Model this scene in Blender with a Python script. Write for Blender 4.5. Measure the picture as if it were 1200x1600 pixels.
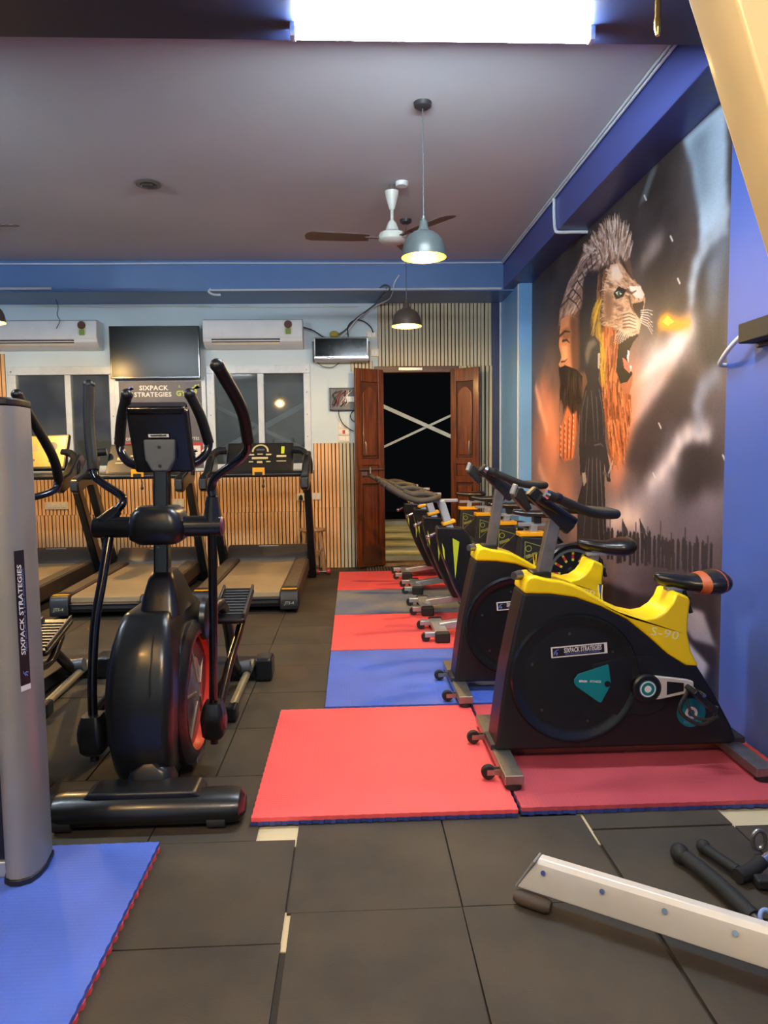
import bpy, bmesh, math, random
import numpy as np
from mathutils import Vector, Matrix
random.seed(7)
SC = bpy.context.scene
COL = SC.collection
for _o in list(bpy.data.objects):
    bpy.data.objects.remove(_o, do_unlink=True)

# ------------------------------------------------------------------ camera, world, exposure
YAW, PITCH, ROLL, FPX = math.radians(2.45), math.radians(4.55), math.radians(0.7), 1140.0
fw = Vector((math.sin(YAW) * math.cos(PITCH), math.cos(YAW) * math.cos(PITCH), -math.sin(PITCH)))
rt = Vector((math.cos(YAW), -math.sin(YAW), 0.0))
up = rt.cross(fw)
rt2 = rt * math.cos(ROLL) - up * math.sin(ROLL)
up2 = up * math.cos(ROLL) + rt * math.sin(ROLL)
cd = bpy.data.cameras.new('camera')
cd.sensor_fit = 'VERTICAL'
cd.sensor_height = 36.0
cd.lens = FPX / 1600.0 * 36.0
cd.clip_start = 0.05
cam = bpy.data.objects.new('camera', cd)
COL.objects.link(cam)
m3 = Matrix((rt2, up2, -fw)).transposed()
cam.matrix_world = Matrix.Translation((0, 0, 1.25)) @ m3.to_4x4()
SC.camera = cam

w = bpy.data.worlds.new('night')
SC.world = w
w.use_nodes = True
w.node_tree.nodes['Background'].inputs[0].default_value = (0.012, 0.014, 0.016, 1)
w.node_tree.nodes['Background'].inputs[1].default_value = 0.05

SC.view_settings.view_transform = 'Standard'
SC.view_settings.look = 'None'
SC.view_settings.gamma = 1.0
SC.view_settings.use_curve_mapping = False
SC.view_settings.exposure = 1.95
SC.cycles.use_denoising = True
SC.cycles.max_bounces = 8
SC.cycles.diffuse_bounces = 4
SC.cycles.glossy_bounces = 4
SC.cycles.sample_clamp_indirect = 6.0
SC.cycles.caustics_reflective = False
SC.cycles.caustics_refractive = False

TUBE_E = 95.0      # radiance of the fluorescent tubes
BULB_W = 14.0      # pendant bulbs, watts
COOL = (0.80, 0.92, 1.0)
WARM = (1.0, 0.66, 0.27)

# ------------------------------------------------------------------ materials
def lin(c):
    return tuple(((x / 255.0) / 12.92 if x / 255.0 <= 0.04045 else ((x / 255.0 + 0.055) / 1.055) ** 2.4) for x in c[:3])

MATS = {}
def M(name, col, rough=0.5, metal=0.0, var=0.12, scale=6.0, bump=0.0, bscale=60.0, coat=0.0, spec=0.5, stretch=None, col2=None, grid=0.0):
    if name in MATS:
        return MATS[name]
    m = bpy.data.materials.new(name)
    m.use_nodes = True
    nt = m.node_tree
    b = nt.nodes['Principled BSDF']
    c = lin(col)
    b.inputs['Roughness'].default_value = rough
    b.inputs['Metallic'].default_value = metal
    b.inputs['Coat Weight'].default_value = coat
    b.inputs['Coat Roughness'].default_value = 0.12
    b.inputs['Specular IOR Level'].default_value = spec
    tc = nt.nodes.new('ShaderNodeTexCoord')
    mp = nt.nodes.new('ShaderNodeMapping')
    nt.links.new(tc.outputs['Object'], mp.inputs[0])
    if stretch:
        mp.inputs['Scale'].default_value = stretch
    nz = nt.nodes.new('ShaderNodeTexNoise')
    nz.inputs['Scale'].default_value = scale
    nz.inputs['Detail'].default_value = 5
    nt.links.new(mp.outputs[0], nz.inputs['Vector'])
    rp = nt.nodes.new('ShaderNodeValToRGB')
    d = lin(col2) if col2 else tuple(x * (1 + var) for x in c)
    a = c if col2 else tuple(x * (1 - var) for x in c)
    rp.color_ramp.elements[0].position = 0.32
    rp.color_ramp.elements[1].position = 0.68
    rp.color_ramp.elements[0].color = (*a, 1)
    rp.color_ramp.elements[1].color = (*d, 1)
    nt.links.new(nz.outputs['Fac'], rp.inputs[0])
    nt.links.new(rp.outputs[0], b.inputs['Base Color'])
    if bump:
        n2 = nt.nodes.new('ShaderNodeTexNoise')
        n2.inputs['Scale'].default_value = bscale
        n2.inputs['Detail'].default_value = 3
        nt.links.new(mp.outputs[0], n2.inputs['Vector'])
        bp = nt.nodes.new('ShaderNodeBump')
        bp.inputs['Strength'].default_value = bump
        bp.inputs['Distance'].default_value = 0.004
        nt.links.new(n2.outputs['Fac'], bp.inputs['Height'])
        nt.links.new(bp.outputs[0], b.inputs['Normal'])
    if grid:
        bp = nt.nodes.new('ShaderNodeBump')
        bp.inputs['Strength'].default_value = 0.22
        bp.inputs['Distance'].default_value = 0.003
        mu = nt.nodes.new('ShaderNodeMath')
        mu.operation = 'MULTIPLY'
        for k, ax in enumerate('XY'):
            wv = nt.nodes.new('ShaderNodeTexWave')
            wv.bands_direction = ax
            wv.inputs['Scale'].default_value = grid
            nt.links.new(tc.outputs['Object'], wv.inputs['Vector'])
            nt.links.new(wv.outputs['Fac'], mu.inputs[k])
        nt.links.new(mu.outputs[0], bp.inputs['Height'])
        nt.links.new(bp.outputs[0], b.inputs['Normal'])
    MATS[name] = m
    return m

def EM(name, col, strength):
    m = bpy.data.materials.new(name)
    m.use_nodes = True
    nt = m.node_tree
    nt.nodes.remove(nt.nodes['Principled BSDF'])
    e = nt.nodes.new('ShaderNodeEmission')
    e.inputs[0].default_value = (*col, 1)
    e.inputs[1].default_value = strength
    nt.links.new(e.outputs[0], nt.nodes['Material Output'].inputs[0])
    return m

def glass(name, tint, gloss):
    m = bpy.data.materials.new(name)
    m.use_nodes = True
    nt = m.node_tree
    nt.nodes.remove(nt.nodes['Principled BSDF'])
    t = nt.nodes.new('ShaderNodeBsdfTransparent')
    t.inputs[0].default_value = (*tint, 1)
    g = nt.nodes.new('ShaderNodeBsdfGlossy')
    g.inputs['Roughness'].default_value = 0.04
    fr = nt.nodes.new('ShaderNodeFresnel')
    fr.inputs[0].default_value = 1.5
    dz = nt.nodes.new('ShaderNodeBsdfDiffuse')
    dz.inputs[0].default_value = (0.30, 0.34, 0.34, 1)
    nz = nt.nodes.new('ShaderNodeTexNoise')
    nz.inputs['Scale'].default_value = 3.0
    nz.inputs['Detail'].default_value = 6
    tc = nt.nodes.new('ShaderNodeTexCoord')
    nt.links.new(tc.outputs['Object'], nz.inputs['Vector'])
    mr = nt.nodes.new('ShaderNodeMapRange')
    mr.inputs[1].default_value = 0.4
    mr.inputs[2].default_value = 0.75
    mr.inputs[3].default_value = 0.10
    mr.inputs[4].default_value = gloss
    nt.links.new(nz.outputs['Fac'], mr.inputs[0])
    mx = nt.nodes.new('ShaderNodeMixShader')
    nt.links.new(mr.outputs[0], mx.inputs[0])
    nt.links.new(t.outputs[0], mx.inputs[1])
    nt.links.new(dz.outputs[0], mx.inputs[2])
    m2 = nt.nodes.new('ShaderNodeMixShader')
    ad = nt.nodes.new('ShaderNodeMath')
    ad.operation = 'ADD'
    ad.inputs[1].default_value = 0.03
    nt.links.new(fr.outputs[0], ad.inputs[0])
    nt.links.new(ad.outputs[0], m2.inputs[0])
    nt.links.new(mx.outputs[0], m2.inputs[1])
    nt.links.new(g.outputs[0], m2.inputs[2])
    nt.links.new(m2.outputs[0], nt.nodes['Material Output'].inputs[0])
    return m

blue = M('blue_wall_paint', (70, 100, 182), 0.52, var=0.10, scale=1.6, bump=0.05, bscale=12)
navy = M('navy_wall_paint', (40, 48, 84), 0.4, var=0.1, scale=2)
white_wall = M('pale_wall_paint', (204, 220, 224), 0.6, var=0.05, scale=1.5, bump=0.04, bscale=20)
ceil_m = M('ceiling_plaster', (204, 208, 212), 0.8, var=0.05, scale=0.9, bump=0.06, bscale=8)
slab_m = M('dark_floor_slab', (40, 35, 28), 0.8)
cream_tile = M('cream_floor_tile', (206, 190, 150), 0.45, var=0.06, scale=4)
rubber_m = M('black_rubber_tile', (47, 41, 33), 0.72, var=0.28, scale=2.6, bump=0.25, bscale=220, col2=(69, 60, 46))
oak = M('oak_slat', (234, 184, 126), 0.5, var=0.16, scale=5, stretch=(8, 8, 0.7))
greige = M('grey_beige_slat', (196, 184, 152), 0.5, var=0.12, scale=5, stretch=(8, 8, 0.7))
slat_back = M('slat_backing', (44, 32, 24), 0.7)
wood = M('varnished_teak', (122, 62, 24), 0.34, var=0.35, scale=5, stretch=(7, 7, 0.6), coat=0.25, col2=(72, 33, 12))
wood_dk = M('dark_teak', (76, 42, 22), 0.45, var=0.3, scale=5)
wood_raw = M('raw_wood', (150, 112, 74), 0.65, var=0.25, scale=6, stretch=(6, 6, 0.8))
upvc = M('window_frame_plastic', (205, 214, 218), 0.3, var=0.06, scale=14, bump=0.1, bscale=40)
white_pl = M('white_plastic', (226, 230, 230), 0.35, var=0.04)
cream_pl = M('cream_plastic', (228, 216, 188), 0.4, var=0.04)
blk = M('black_plastic', (20, 20, 22), 0.36, var=0.2, spec=0.5)
blk_s = M('black_satin', (24, 26, 29), 0.24, var=0.15, coat=0.2)
blk_g = M('black_gloss_paint', (14, 15, 18), 0.14, var=0.1, coat=0.3)
blk_r = M('black_rubber', (24, 23, 22), 0.62, var=0.2)
grip_m = M('black_grip_rubber', (14, 14, 15), 0.5, var=0.1, spec=0.3)
dusty = M('dusty_foam_grip', (62, 56, 47), 0.75, var=0.18, scale=12, bump=0.15, bscale=300)
foam = M('black_foam', (26, 24, 22), 0.7, var=0.2, bump=0.15, bscale=300)
grey_pl = M('grey_plastic', (84, 88, 92), 0.4, var=0.1)
dark_pl = M('charcoal_plastic', (46, 46, 48), 0.45, var=0.12)
silver = M('silver_paint', (176, 178, 180), 0.34, metal=0.55, var=0.08)
silver_w = M('pale_silver_paint', (214, 208, 196), 0.38, metal=0.15, var=0.05)
chrome = M('chrome', (210, 210, 212), 0.14, metal=1.0, var=0.06)
steel = M('brushed_steel', (150, 146, 138), 0.34, metal=0.85, var=0.15, scale=20)
brass = M('brass', (206, 160, 84), 0.24, metal=0.9, var=0.1)
yellow = M('yellow_plastic', (255, 218, 0), 0.4, var=0.03, coat=0.08)
amber = M('amber_collar', (240, 170, 16), 0.4, var=0.05)
lime = M('lime_decal', (180, 196, 40), 0.45, var=0.05)
teal = M('teal_decal', (0, 122, 128), 0.4, var=0.06)
orange = M('orange_stitch', (196, 96, 46), 0.55, var=0.1)
red_ring = M('red_orange_ring', (226, 58, 34), 0.4, var=0.05)
ink = M('white_print', (232, 228, 222), 0.5, var=0.02)
ink_y = M('yellow_green_print', (188, 206, 70), 0.5, var=0.02)
ink_b = M('violet_blue_print', (120, 140, 220), 0.5, var=0.1)
ink_r = M('red_print', (190, 40, 40), 0.5, var=0.05)
blk_print = M('black_print', (16, 14, 18), 0.5, var=0.05)
mat_red = M('red_foam', (238, 86, 86), 0.62, var=0.05, scale=3, grid=22)
mat_dusk = M('worn_red_foam', (176, 66, 76), 0.62, var=0.12, scale=2.5, grid=22, col2=(196, 78, 84))
mat_blue = M('blue_foam', (72, 102, 196), 0.6, var=0.14, scale=3, grid=22)
mat_grey = M('scuffed_blue_foam', (72, 94, 136), 0.65, scale=2.2, grid=22, col2=(128, 128, 124))
mat_navy = M('navy_foam', (44, 62, 130), 0.65, var=0.1)
belt_m = M('treadmill_belt', (128, 108, 78), 0.62, scale=1.6, col2=(160, 136, 98), bump=0.15, bscale=260)
rail_m = M('treadmill_rail', (74, 60, 46), 0.5, var=0.2, scale=7)
concrete = M('concrete', (196, 200, 186), 0.85, var=0.15, scale=3, bump=0.2)
bamboo = M('bamboo', (226, 212, 150), 0.6, var=0.25, scale=5, stretch=(0.5, 8, 8))
stonedark = M('night_ground', (40, 42, 42), 0.9)
cream_steel = M('cream_machine_paint', (222, 196, 140), 0.34, var=0.05, coat=0.15)

# ------------------------------------------------------------------ mesh helpers
class MB:
    def __init__(s):
        s.v, s.f = [], []
    def add(s, vs, fs):
        o = len(s.v)
        s.v += [tuple(x) for x in vs]
        s.f += [[i + o for i in f] for f in fs]
        return s
    def box(s, x0, x1, y0, y1, z0, z1):
        return s.add([(x0, y0, z0), (x1, y0, z0), (x1, y1, z0), (x0, y1, z0), (x0, y0, z1), (x1, y0, z1), (x1, y1, z1), (x0, y1, z1)],
                     [(3, 2, 1, 0), (4, 5, 6, 7), (0, 1, 5, 4), (1, 2, 6, 5), (2, 3, 7, 6), (3, 0, 4, 7)])
    def bar(s, p0, p1, w_, h, upv=(0, 0, 1), w1=None, h1=None):
        p0, p1 = Vector(p0), Vector(p1)
        d = (p1 - p0).normalized()
        u = Vector(upv)
        r = d.cross(u)
        if r.length < 1e-4:
            r = d.cross(Vector((0, 1, 0)))
        r.normalize()
        u = r.cross(d).normalized()
        vs = []
        for p, ww, hh in ((p0, w_, h), (p1, w1 or w_, h1 or h)):
            for a, b in ((-1, -1), (1, -1), (1, 1), (-1, 1)):
                vs.append(p + r * (a * ww / 2) + u * (b * hh / 2))
        return s.add(vs, [(0, 1, 2, 3), (7, 6, 5, 4), (0, 4, 5, 1), (1, 5, 6, 2), (2, 6, 7, 3), (3, 7, 4, 0)])
    def tube(s, pts, r, n=10, closed=False, cap=True):
        pts = [Vector(p) for p in pts]
        k = len(pts)
        rs = r if isinstance(r, (list, tuple)) else [r] * k
        ts = []
        for i in range(k):
            a = pts[(i - 1) % k] if (closed or i > 0) else pts[i]
            b = pts[(i + 1) % k] if (closed or i < k - 1) else pts[i]
            ts.append((b - a).normalized())
        ref = Vector((0, 0, 1)) if abs(ts[0].z) < 0.9 else Vector((0, 1, 0))
        u = ts[0].cross(ref).normalized()
        vs, fs = [], []
        for i in range(k):
            if i:
                u = (u - ts[i] * u.dot(ts[i])).normalized()
            vv = ts[i].cross(u)
            for j in range(n):
                a = 2 * math.pi * j / n
                vs.append(pts[i] + (u * math.cos(a) + vv * math.sin(a)) * rs[i])
        for i in range(k if closed else k - 1):
            for j in range(n):
                a, b = i * n + j, i * n + (j + 1) % n
                c, d = ((i + 1) % k) * n + (j + 1) % n, ((i + 1) % k) * n + j
                fs.append((a, b, c, d))
        if cap and not closed:
            fs.append(tuple(range(n - 1, -1, -1)))
            fs.append(tuple((k - 1) * n + j for j in range(n)))
        return s.add(vs, fs)
    def cyl(s, p0, p1, r0, r1=None, n=18):
        return s.tube([p0, p1], [r0, r0 if r1 is None else r1], n)
    def lathe(s, prof, c=(0, 0, 0), axis=(0, 0, 1), n=28, caps=False):
        a = Vector(axis).normalized()
        u = a.cross(Vector((0, 0, 1)) if abs(a.z) < 0.9 else Vector((1, 0, 0))).normalized()
        vv = a.cross(u)
        c = Vector(c)
        vs, fs = [], []
        for r, h in prof:
            for j in range(n):
                t = 2 * math.pi * j / n
                vs.append(c + a * h + (u * math.cos(t) + vv * math.sin(t)) * r)
        for i in range(len(prof) - 1):
            for j in range(n):
                fs.append((i * n + j, i * n + (j + 1) % n, (i + 1) * n + (j + 1) % n, (i + 1) * n + j))
        if caps:
            fs.append(tuple(range(n - 1, -1, -1)))
            fs.append(tuple((len(prof) - 1) * n + j for j in range(n)))
        return s.add(vs, fs)
    def prism(s, poly, plane, a, b):
        n = len(poly)
        area = sum(poly[i][0] * poly[(i + 1) % n][1] - poly[(i + 1) % n][0] * poly[i][1] for i in range(n))
        if area < 0:
            poly = poly[::-1]
        mk = {'xz': lambda p, t: (p[0], t, p[1]), 'xy': lambda p, t: (p[0], p[1], t), 'yz': lambda p, t: (t, p[0], p[1])}[plane]
        vs = [mk(p, a) for p in poly] + [mk(p, b) for p in poly]
        fs = [tuple(range(n)), tuple(range(2 * n - 1, n - 1, -1))] + [(i, n + i, n + (i + 1) % n, (i + 1) % n) for i in range(n)]
        return s.add(vs, fs)
    def ell(s, c, r, n=16, m=10):
        vs, fs = [], []
        for i in range(m + 1):
            p = math.pi * i / m
            for j in range(n):
                t = 2 * math.pi * j / n
                vs.append((c[0] + r[0] * math.sin(p) * math.cos(t), c[1] + r[1] * math.sin(p) * math.sin(t), c[2] + r[2] * math.cos(p)))
        for i in range(m):
            for j in range(n):
                fs.append((i * n + j, (i + 1) * n + j, (i + 1) * n + (j + 1) % n, i * n + (j + 1) % n))
        return s.add(vs, fs)
    def loft(s, rings):
        n = len(rings[0])
        vs = [p for r in rings for p in r]
        fs = [(i * n + j, i * n + (j + 1) % n, (i + 1) * n + (j + 1) % n, (i + 1) * n + j) for i in range(len(rings) - 1) for j in range(n)]
        fs.append(tuple(range(n - 1, -1, -1)))
        fs.append(tuple((len(rings) - 1) * n + j for j in range(n)))
        return s.add(vs, fs)
    def mesh(s, name, org=(0, 0, 0), ang=35):
        me = bpy.data.meshes.new(name)
        me.from_pydata([(x - org[0], y - org[1], z - org[2]) for x, y, z in s.v], [], s.f)
        bm = bmesh.new()
        bm.from_mesh(me)
        bmesh.ops.recalc_face_normals(bm, faces=bm.faces)
        bm.to_mesh(me)
        bm.free()
        me.polygons.foreach_set('use_smooth', [True] * len(me.polygons))
        me.set_sharp_from_angle(angle=math.radians(ang))
        return me
    def build(s, name, mat, parent=None, org=(0, 0, 0), bevel=0.0, seg=2, ang=35):
        o = bpy.data.objects.new(name, s.mesh(name, org, ang))
        o.data.materials.append(mat)
        COL.objects.link(o)
        if parent is not None:
            o.parent = parent
        if bevel:
            b = o.modifiers.new('bevel', 'BEVEL')
            b.width = bevel
            b.segments = seg
            b.limit_method = 'ANGLE'
            b.angle_limit = math.radians(40)
            b.harden_normals = True
        return o

def cr(pts, k=6, closed=False):
    """Catmull-Rom through the points."""
    P = [Vector(p) for p in pts]
    n = len(P)
    out = []
    for i in range(n if closed else n - 1):
        p0 = P[(i - 1) % n] if (closed or i > 0) else P[0] * 2 - P[1]
        p1, p2 = P[i], P[(i + 1) % n]
        p3 = P[(i + 2) % n] if (closed or i < n - 2) else P[-1] * 2 - P[-2]
        for j in range(k):
            t = j / k
            out.append(0.5 * ((2 * p1) + (p2 - p0) * t + (2 * p0 - 5 * p1 + 4 * p2 - p3) * t * t + (3 * p1 - p0 - 3 * p2 + p3) * t ** 3))
    if not closed:
        out.append(P[-1])
    return out

def tag(o, label=None, cat=None, group=None, kind=None):
    for k, v in (('label', label), ('category', cat), ('group', group), ('kind', kind)):
        if v:
            o[k] = v
    return o

class Thing:
    def __init__(s, name, label, cat, org, group=None):
        s.e = bpy.data.objects.new(name, None)
        s.e.empty_display_size = 0.1
        COL.objects.link(s.e)
        s.e.location = org
        s.o = tuple(org)
        tag(s.e, label, cat, group)
    def part(s, name, mb, mat, bevel=0.0, under=None, seg=2, ang=35, label=None):
        o = mb.build(name, mat, under or s.e, s.o, bevel, seg, ang)
        if label:
            o['label'] = label
        return o

def solo(name, label, cat, mb, mat, org, group=None, bevel=0.0, ang=35):
    o = mb.build(name, mat, None, org, bevel, 2, ang)
    o.location = org
    return tag(o, label, cat, group)

def struct(name, mb, mat, bevel=0.0, label=None):
    o = mb.build(name, mat, None, (0, 0, 0), bevel)
    return tag(o, label, None, None, 'structure')

def copy_tree(src, parent=None, loc=None):
    c = src.copy()
    COL.objects.link(c)
    c.parent = parent
    if loc is not None:
        c.location = loc
    for ch in [x for x in src.children]:
        copy_tree(ch, c)
    return c

def text_mb(body, size, loc, ux, uy, depth=0.0012, bold=0.0, shear=0.0, align='CENTER', sx=1.0, space=1.0):
    cu = bpy.data.curves.new('lettering', 'FONT')
    cu.body = body
    cu.size = size
    cu.align_x = align
    cu.align_y = 'CENTER'
    cu.extrude = 0
    cu.offset = bold
    cu.shear = shear
    cu.resolution_u = 2
    cu.space_character = space
    ob = bpy.data.objects.new('lettering', cu)
    COL.objects.link(ob)
    dg = bpy.context.evaluated_depsgraph_get()
    me = bpy.data.meshes.new_from_object(ob.evaluated_get(dg))
    ux, uy, loc = Vector(ux).normalized(), Vector(uy).normalized(), Vector(loc)
    nn = ux.cross(uy)
    mb = MB()
    mb.add([loc + ux * (v.co.x * sx) + uy * v.co.y + nn * depth for v in me.vertices], [tuple(p.vertices) for p in me.polygons])
    bpy.data.objects.remove(ob)
    bpy.data.curves.remove(cu)
    bpy.data.meshes.remove(me)
    return mb

def marks_mb(n, size, loc, ux, uy, depth=0.0015):
    """A row of small upright strokes: print too small to read in the photograph."""
    ux, uy, loc = Vector(ux).normalized(), Vector(uy).normalized(), Vector(loc)
    nn = ux.cross(uy)
    g = random.Random(n)
    mb = MB()
    for i in range(n):
        a = (i - (n - 1) / 2) * size * .62
        h, wd = size * g.uniform(.38, .5), size * .11
        for da, hh in ((-.16, h), (.16, h * g.uniform(.6, 1))):
            c = loc + ux * (a + da * size) + nn * depth
            mb.add([c - ux * wd - uy * hh, c + ux * wd - uy * hh, c + ux * wd + uy * hh, c - ux * wd + uy * hh], [(0, 1, 2, 3)])
        c = loc + ux * a + uy * (h * g.choice((-.8, 0, .8))) + nn * depth
        mb.add([c - ux * size * .2 - uy * wd, c + ux * size * .2 - uy * wd, c + ux * size * .2 + uy * wd, c - ux * size * .2 + uy * wd], [(0, 1, 2, 3)])
    return mb

def plate(loc, ux, uy, w_, h, t0, t1):
    """A thin plate centred on loc in the plane ux, uy, from t0 to t1 along the normal."""
    ux, uy, loc = Vector(ux).normalized(), Vector(uy).normalized(), Vector(loc)
    nn = ux.cross(uy)
    vs = []
    for t in (t0, t1):
        for a, b in ((-1, -1), (1, -1), (1, 1), (-1, 1)):
            vs.append(loc + ux * (a * w_ / 2) + uy * (b * h / 2) + nn * t)
    return MB().add(vs, [(3, 2, 1, 0), (4, 5, 6, 7), (0, 1, 5, 4), (1, 2, 6, 5), (2, 3, 7, 6), (3, 0, 4, 7)])

def flat(polys, loc, ux, uy, sc, t):
    ux, uy, loc = Vector(ux).normalized(), Vector(uy).normalized(), Vector(loc)
    nn = ux.cross(uy)
    mb = MB()
    for p in polys:
        mb.add([loc + ux * (x * sc) + uy * (y * sc) + nn * t for x, y in p], [tuple(range(len(p)))])
    return mb

RUNNER = [[(-.1, .3), (.05, .42), (.2, .38), (.1, .28)], [(-.5, -.1), (-.2, .2), (.1, .3), (.25, .05), (.5, .15), (.2, .3), (-.05, .1), (-.3, -.05)],
          [(-.1, .1), (.1, .05), (.2, -.2), (.05, -.5), (-.05, -.45), (.05, -.2)], [(-.1, .05), (-.2, -.25), (-.5, -.4), (-.5, -.3), (-.3, -.15)],
          [(.25, .45), (.38, .45), (.38, .33), (.25, .33)]]

def sticker(T, loc, ux, uy, w_, h, under=None, edge=True):
    """The black SIXPACK STRATEGIES sticker with its white rim and runner mark."""
    ux, uy = Vector(ux).normalized(), Vector(uy).normalized()
    base = T.part('sticker', plate(loc, ux, uy, w_, h, 0.0, 0.0012), ink if edge else blk_print, under=under)
    if edge:
        T.part('sticker_field', plate(Vector(loc) - ux * (w_ * 0.015), ux, uy, w_ * 0.92, h * 0.78, 0.0012, 0.0018), blk_print, under=base if under is None else under)
    pa = base if under is None else under
    T.part('sticker_lettering', text_mb('SIXPACK STRATEGIES', h * 0.62, Vector(loc) + ux * (w_ * 0.06) + uy * (h * 0.09), ux, uy, 0.0026, bold=h * 0.012, shear=0.12, sx=w_ * 0.76 / (h * 0.62 * 10.9)), ink, under=pa)
    T.part('sticker_slogan', text_mb('FEEL BALANCE & FEEL POWERFUL', h * 0.2, Vector(loc) + ux * (w_ * 0.06) - uy * (h * 0.24), ux, uy, 0.0026, sx=w_ * 0.72 / (h * 0.2 * 17.5)), ink_b, under=pa)
    T.part('runner_mark', flat(RUNNER, Vector(loc) - ux * (w_ * 0.41), ux, uy, h * 0.6, 0.0026), ink_b, under=pa)
    return base

# ------------------------------------------------------------------ lamps: tube lights and pendants
CEIL, BEAM = 3.18, 2.89
tube_em = EM('tube_glow', COOL, TUBE_E)
tube_em2 = EM('older_tube_glow', (0.86, 0.93, 1.0), TUBE_E * 0.6)
bulb_em = EM('bulb_glow', (1.0, 0.80, 0.36), 30.0)
shade_out = M('grey_lamp_enamel', (70, 78, 78), 0.34, var=0.08)
shade_out_dk = M('brown_lamp_enamel', (70, 62, 54), 0.4, var=0.08)
shade_in = M('yellow_lamp_lining', (255, 206, 6), 0.5, var=0.03)

def tube_light(label, xa, xb, y, z, group='tube lights', em=None):
    T = Thing('tube_light', label, 'lamp', ((xa + xb) / 2, y, z + 0.042), group)
    T.part('batten', MB().box(xa - 0.01, xb + 0.01, y - 0.012, y + 0.012, z + 0.022, z + 0.042), white_pl, 0.004)
    T.part('end_cap', MB().box(xa - 0.022, xa, y - 0.022, y + 0.022, z - 0.02, z + 0.042), white_pl, 0.004)
    T.part('end_cap', MB().box(xb, xb + 0.022, y - 0.022, y + 0.022, z - 0.02, z + 0.042), white_pl, 0.004)
    T.part('tube', MB().cyl((xa, y, z), (xb, y, z), 0.021, n=14), em or tube_em)
    return T
tube_light('long white fluorescent tube light glowing on the navy ceiling beam', -0.19, 0.945, 2.94, 2.858)
tube_light('fluorescent tube light further along the same beam above the weight tower', -3.6, -2.45, 2.94, 2.858)
tube_light('fluorescent tube light on the ceiling behind the viewer', -0.4, 0.75, -0.6, 3.14, em=tube_em2)
tube_light('fluorescent tube light on the ceiling behind the viewer, further from the mural', -3.4, -2.25, -0.6, 3.14, em=tube_em2)

def pendant(label, x, y, zb, outer, cord_top=CEIL, watt=BULB_W):
    T = Thing('pendant_lamp', label, 'lamp', (x, y, cord_top), 'dome pendant lamps')
    T.part('ceiling_cup', MB().lathe([(0.0, -0.032), (0.03, -0.032), (0.046, -0.022), (0.05, 0.0)], (x, y, cord_top)), dark_pl)
    T.part('cord', MB().cyl((x, y, cord_top - 0.03), (x, y, zb + 0.215), 0.0032, n=8), grey_pl)
    T.part('cap', MB().lathe([(0.0, 0.225), (0.012, 0.225), (0.013, 0.205), (0.022, 0.2), (0.026, 0.165), (0.036, 0.15), (0.038, 0.14)], (x, y, zb)), outer)
    prof = [(0.036, 0.145), (0.06, 0.137), (0.085, 0.12), (0.104, 0.096), (0.116, 0.066), (0.122, 0.034), (0.1235, 0.012), (0.126, 0.0)]
    sh = T.part('shade', MB().lathe(prof, (x, y, zb), n=40), outer)
    T.part('lining', MB().lathe([(r - 0.003, h) for r, h in prof[:-1]] + [(0.1235, 0.0005)], (x, y, zb), n=40), shade_in, under=sh)
    T.part('bulb', MB().ell((x, y, zb + 0.055), (0.03, 0.03, 0.036)), bulb_em)
    ld = bpy.data.lights.new('pendant_bulb_light', 'POINT')
    ld.energy = watt
    ld.color = WARM
    ld.shadow_soft_size = 0.035
    lo = bpy.data.objects.new('bulb_light', ld)
    COL.objects.link(lo)
    lo.parent = T.e
    lo.location = (0, 0, zb + 0.012 - cord_top)
    return T
pendant('grey enamel dome pendant lamp with yellow lining hanging nearest, before the ceiling fan', 0.42, 4.18, 2.345, shade_out)
pendant('smaller-looking brown dome pendant lamp hanging in front of the slats over the door', 0.474, 6.2, 2.312, shade_out_dk, watt=26)
pendant('brown dome pendant lamp half cut off beside the air conditioner', -2.945, 6.2, 2.36, shade_out_dk, watt=36)
pendant('dome pendant lamp behind the viewer over the rubber floor', 0.05, -0.1, 2.34, shade_out, watt=24)
pendant('dome pendant lamp behind the viewer near the weight tower', -1.5, 0.6, 2.34, shade_out, watt=20)

# ------------------------------------------------------------------ the room
XR, XL, YB, YF = 1.78, -5.4, 8.05, -3.6
struct('ceiling', MB().box(XL - 0.2, 2.0, YF - 0.2, YB + 0.25, CEIL, CEIL + 0.15), ceil_m)
fl = struct('floor', MB().box(XL - 0.2, 2.0, YF - 0.2, YB + 0.25, -0.16, -0.012), slab_m)

# rubber tiles on the floor: every tile its own piece
def tile(x0, x1, y0, y1):
    g = 0.0025
    j = lambda: random.uniform(-0.002, 0.002)
    mb = MB()
    pts = [(x0 + g + j(), y0 + g + j()), (x1 - g + j(), y0 + g + j()), (x1 - g + j(), y1 - g + j()), (x0 + g + j(), y1 - g + j())]
    dz = random.uniform(-0.0012, 0.0)
    vs = [(x, y, -0.012) for x, y in pts] + [(x, y, dz) for x, y in pts]
    mb.add(vs, [(3, 2, 1, 0), (4, 5, 6, 7), (0, 1, 5, 4), (1, 2, 6, 5), (2, 3, 7, 6), (3, 0, 4, 7)])
    mb.build('rubber_tile', rubber_m, fl)
for cx in range(4):                      # walkway nearest the viewer
    x0 = -0.2 + cx * 0.485
    ys = [2.40, 1.915, 1.43, 0.945, 0.46] if cx < 2 else [2.295, 1.81, 1.325, 0.84, 0.46]
    for a, b in zip(ys[1:], ys[:-1]):
        e0 = 0.012 if (cx == 0 and b == 1.915) else 0.0
        tile(x0 + e0 + (0.008 if cx == 2 else 0), min(x0 + 0.485, 1.775), a, b)
    if cx == 2:
        tile(x0 + 0.008, x0 + 0.485, 2.30, 2.43)
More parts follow.
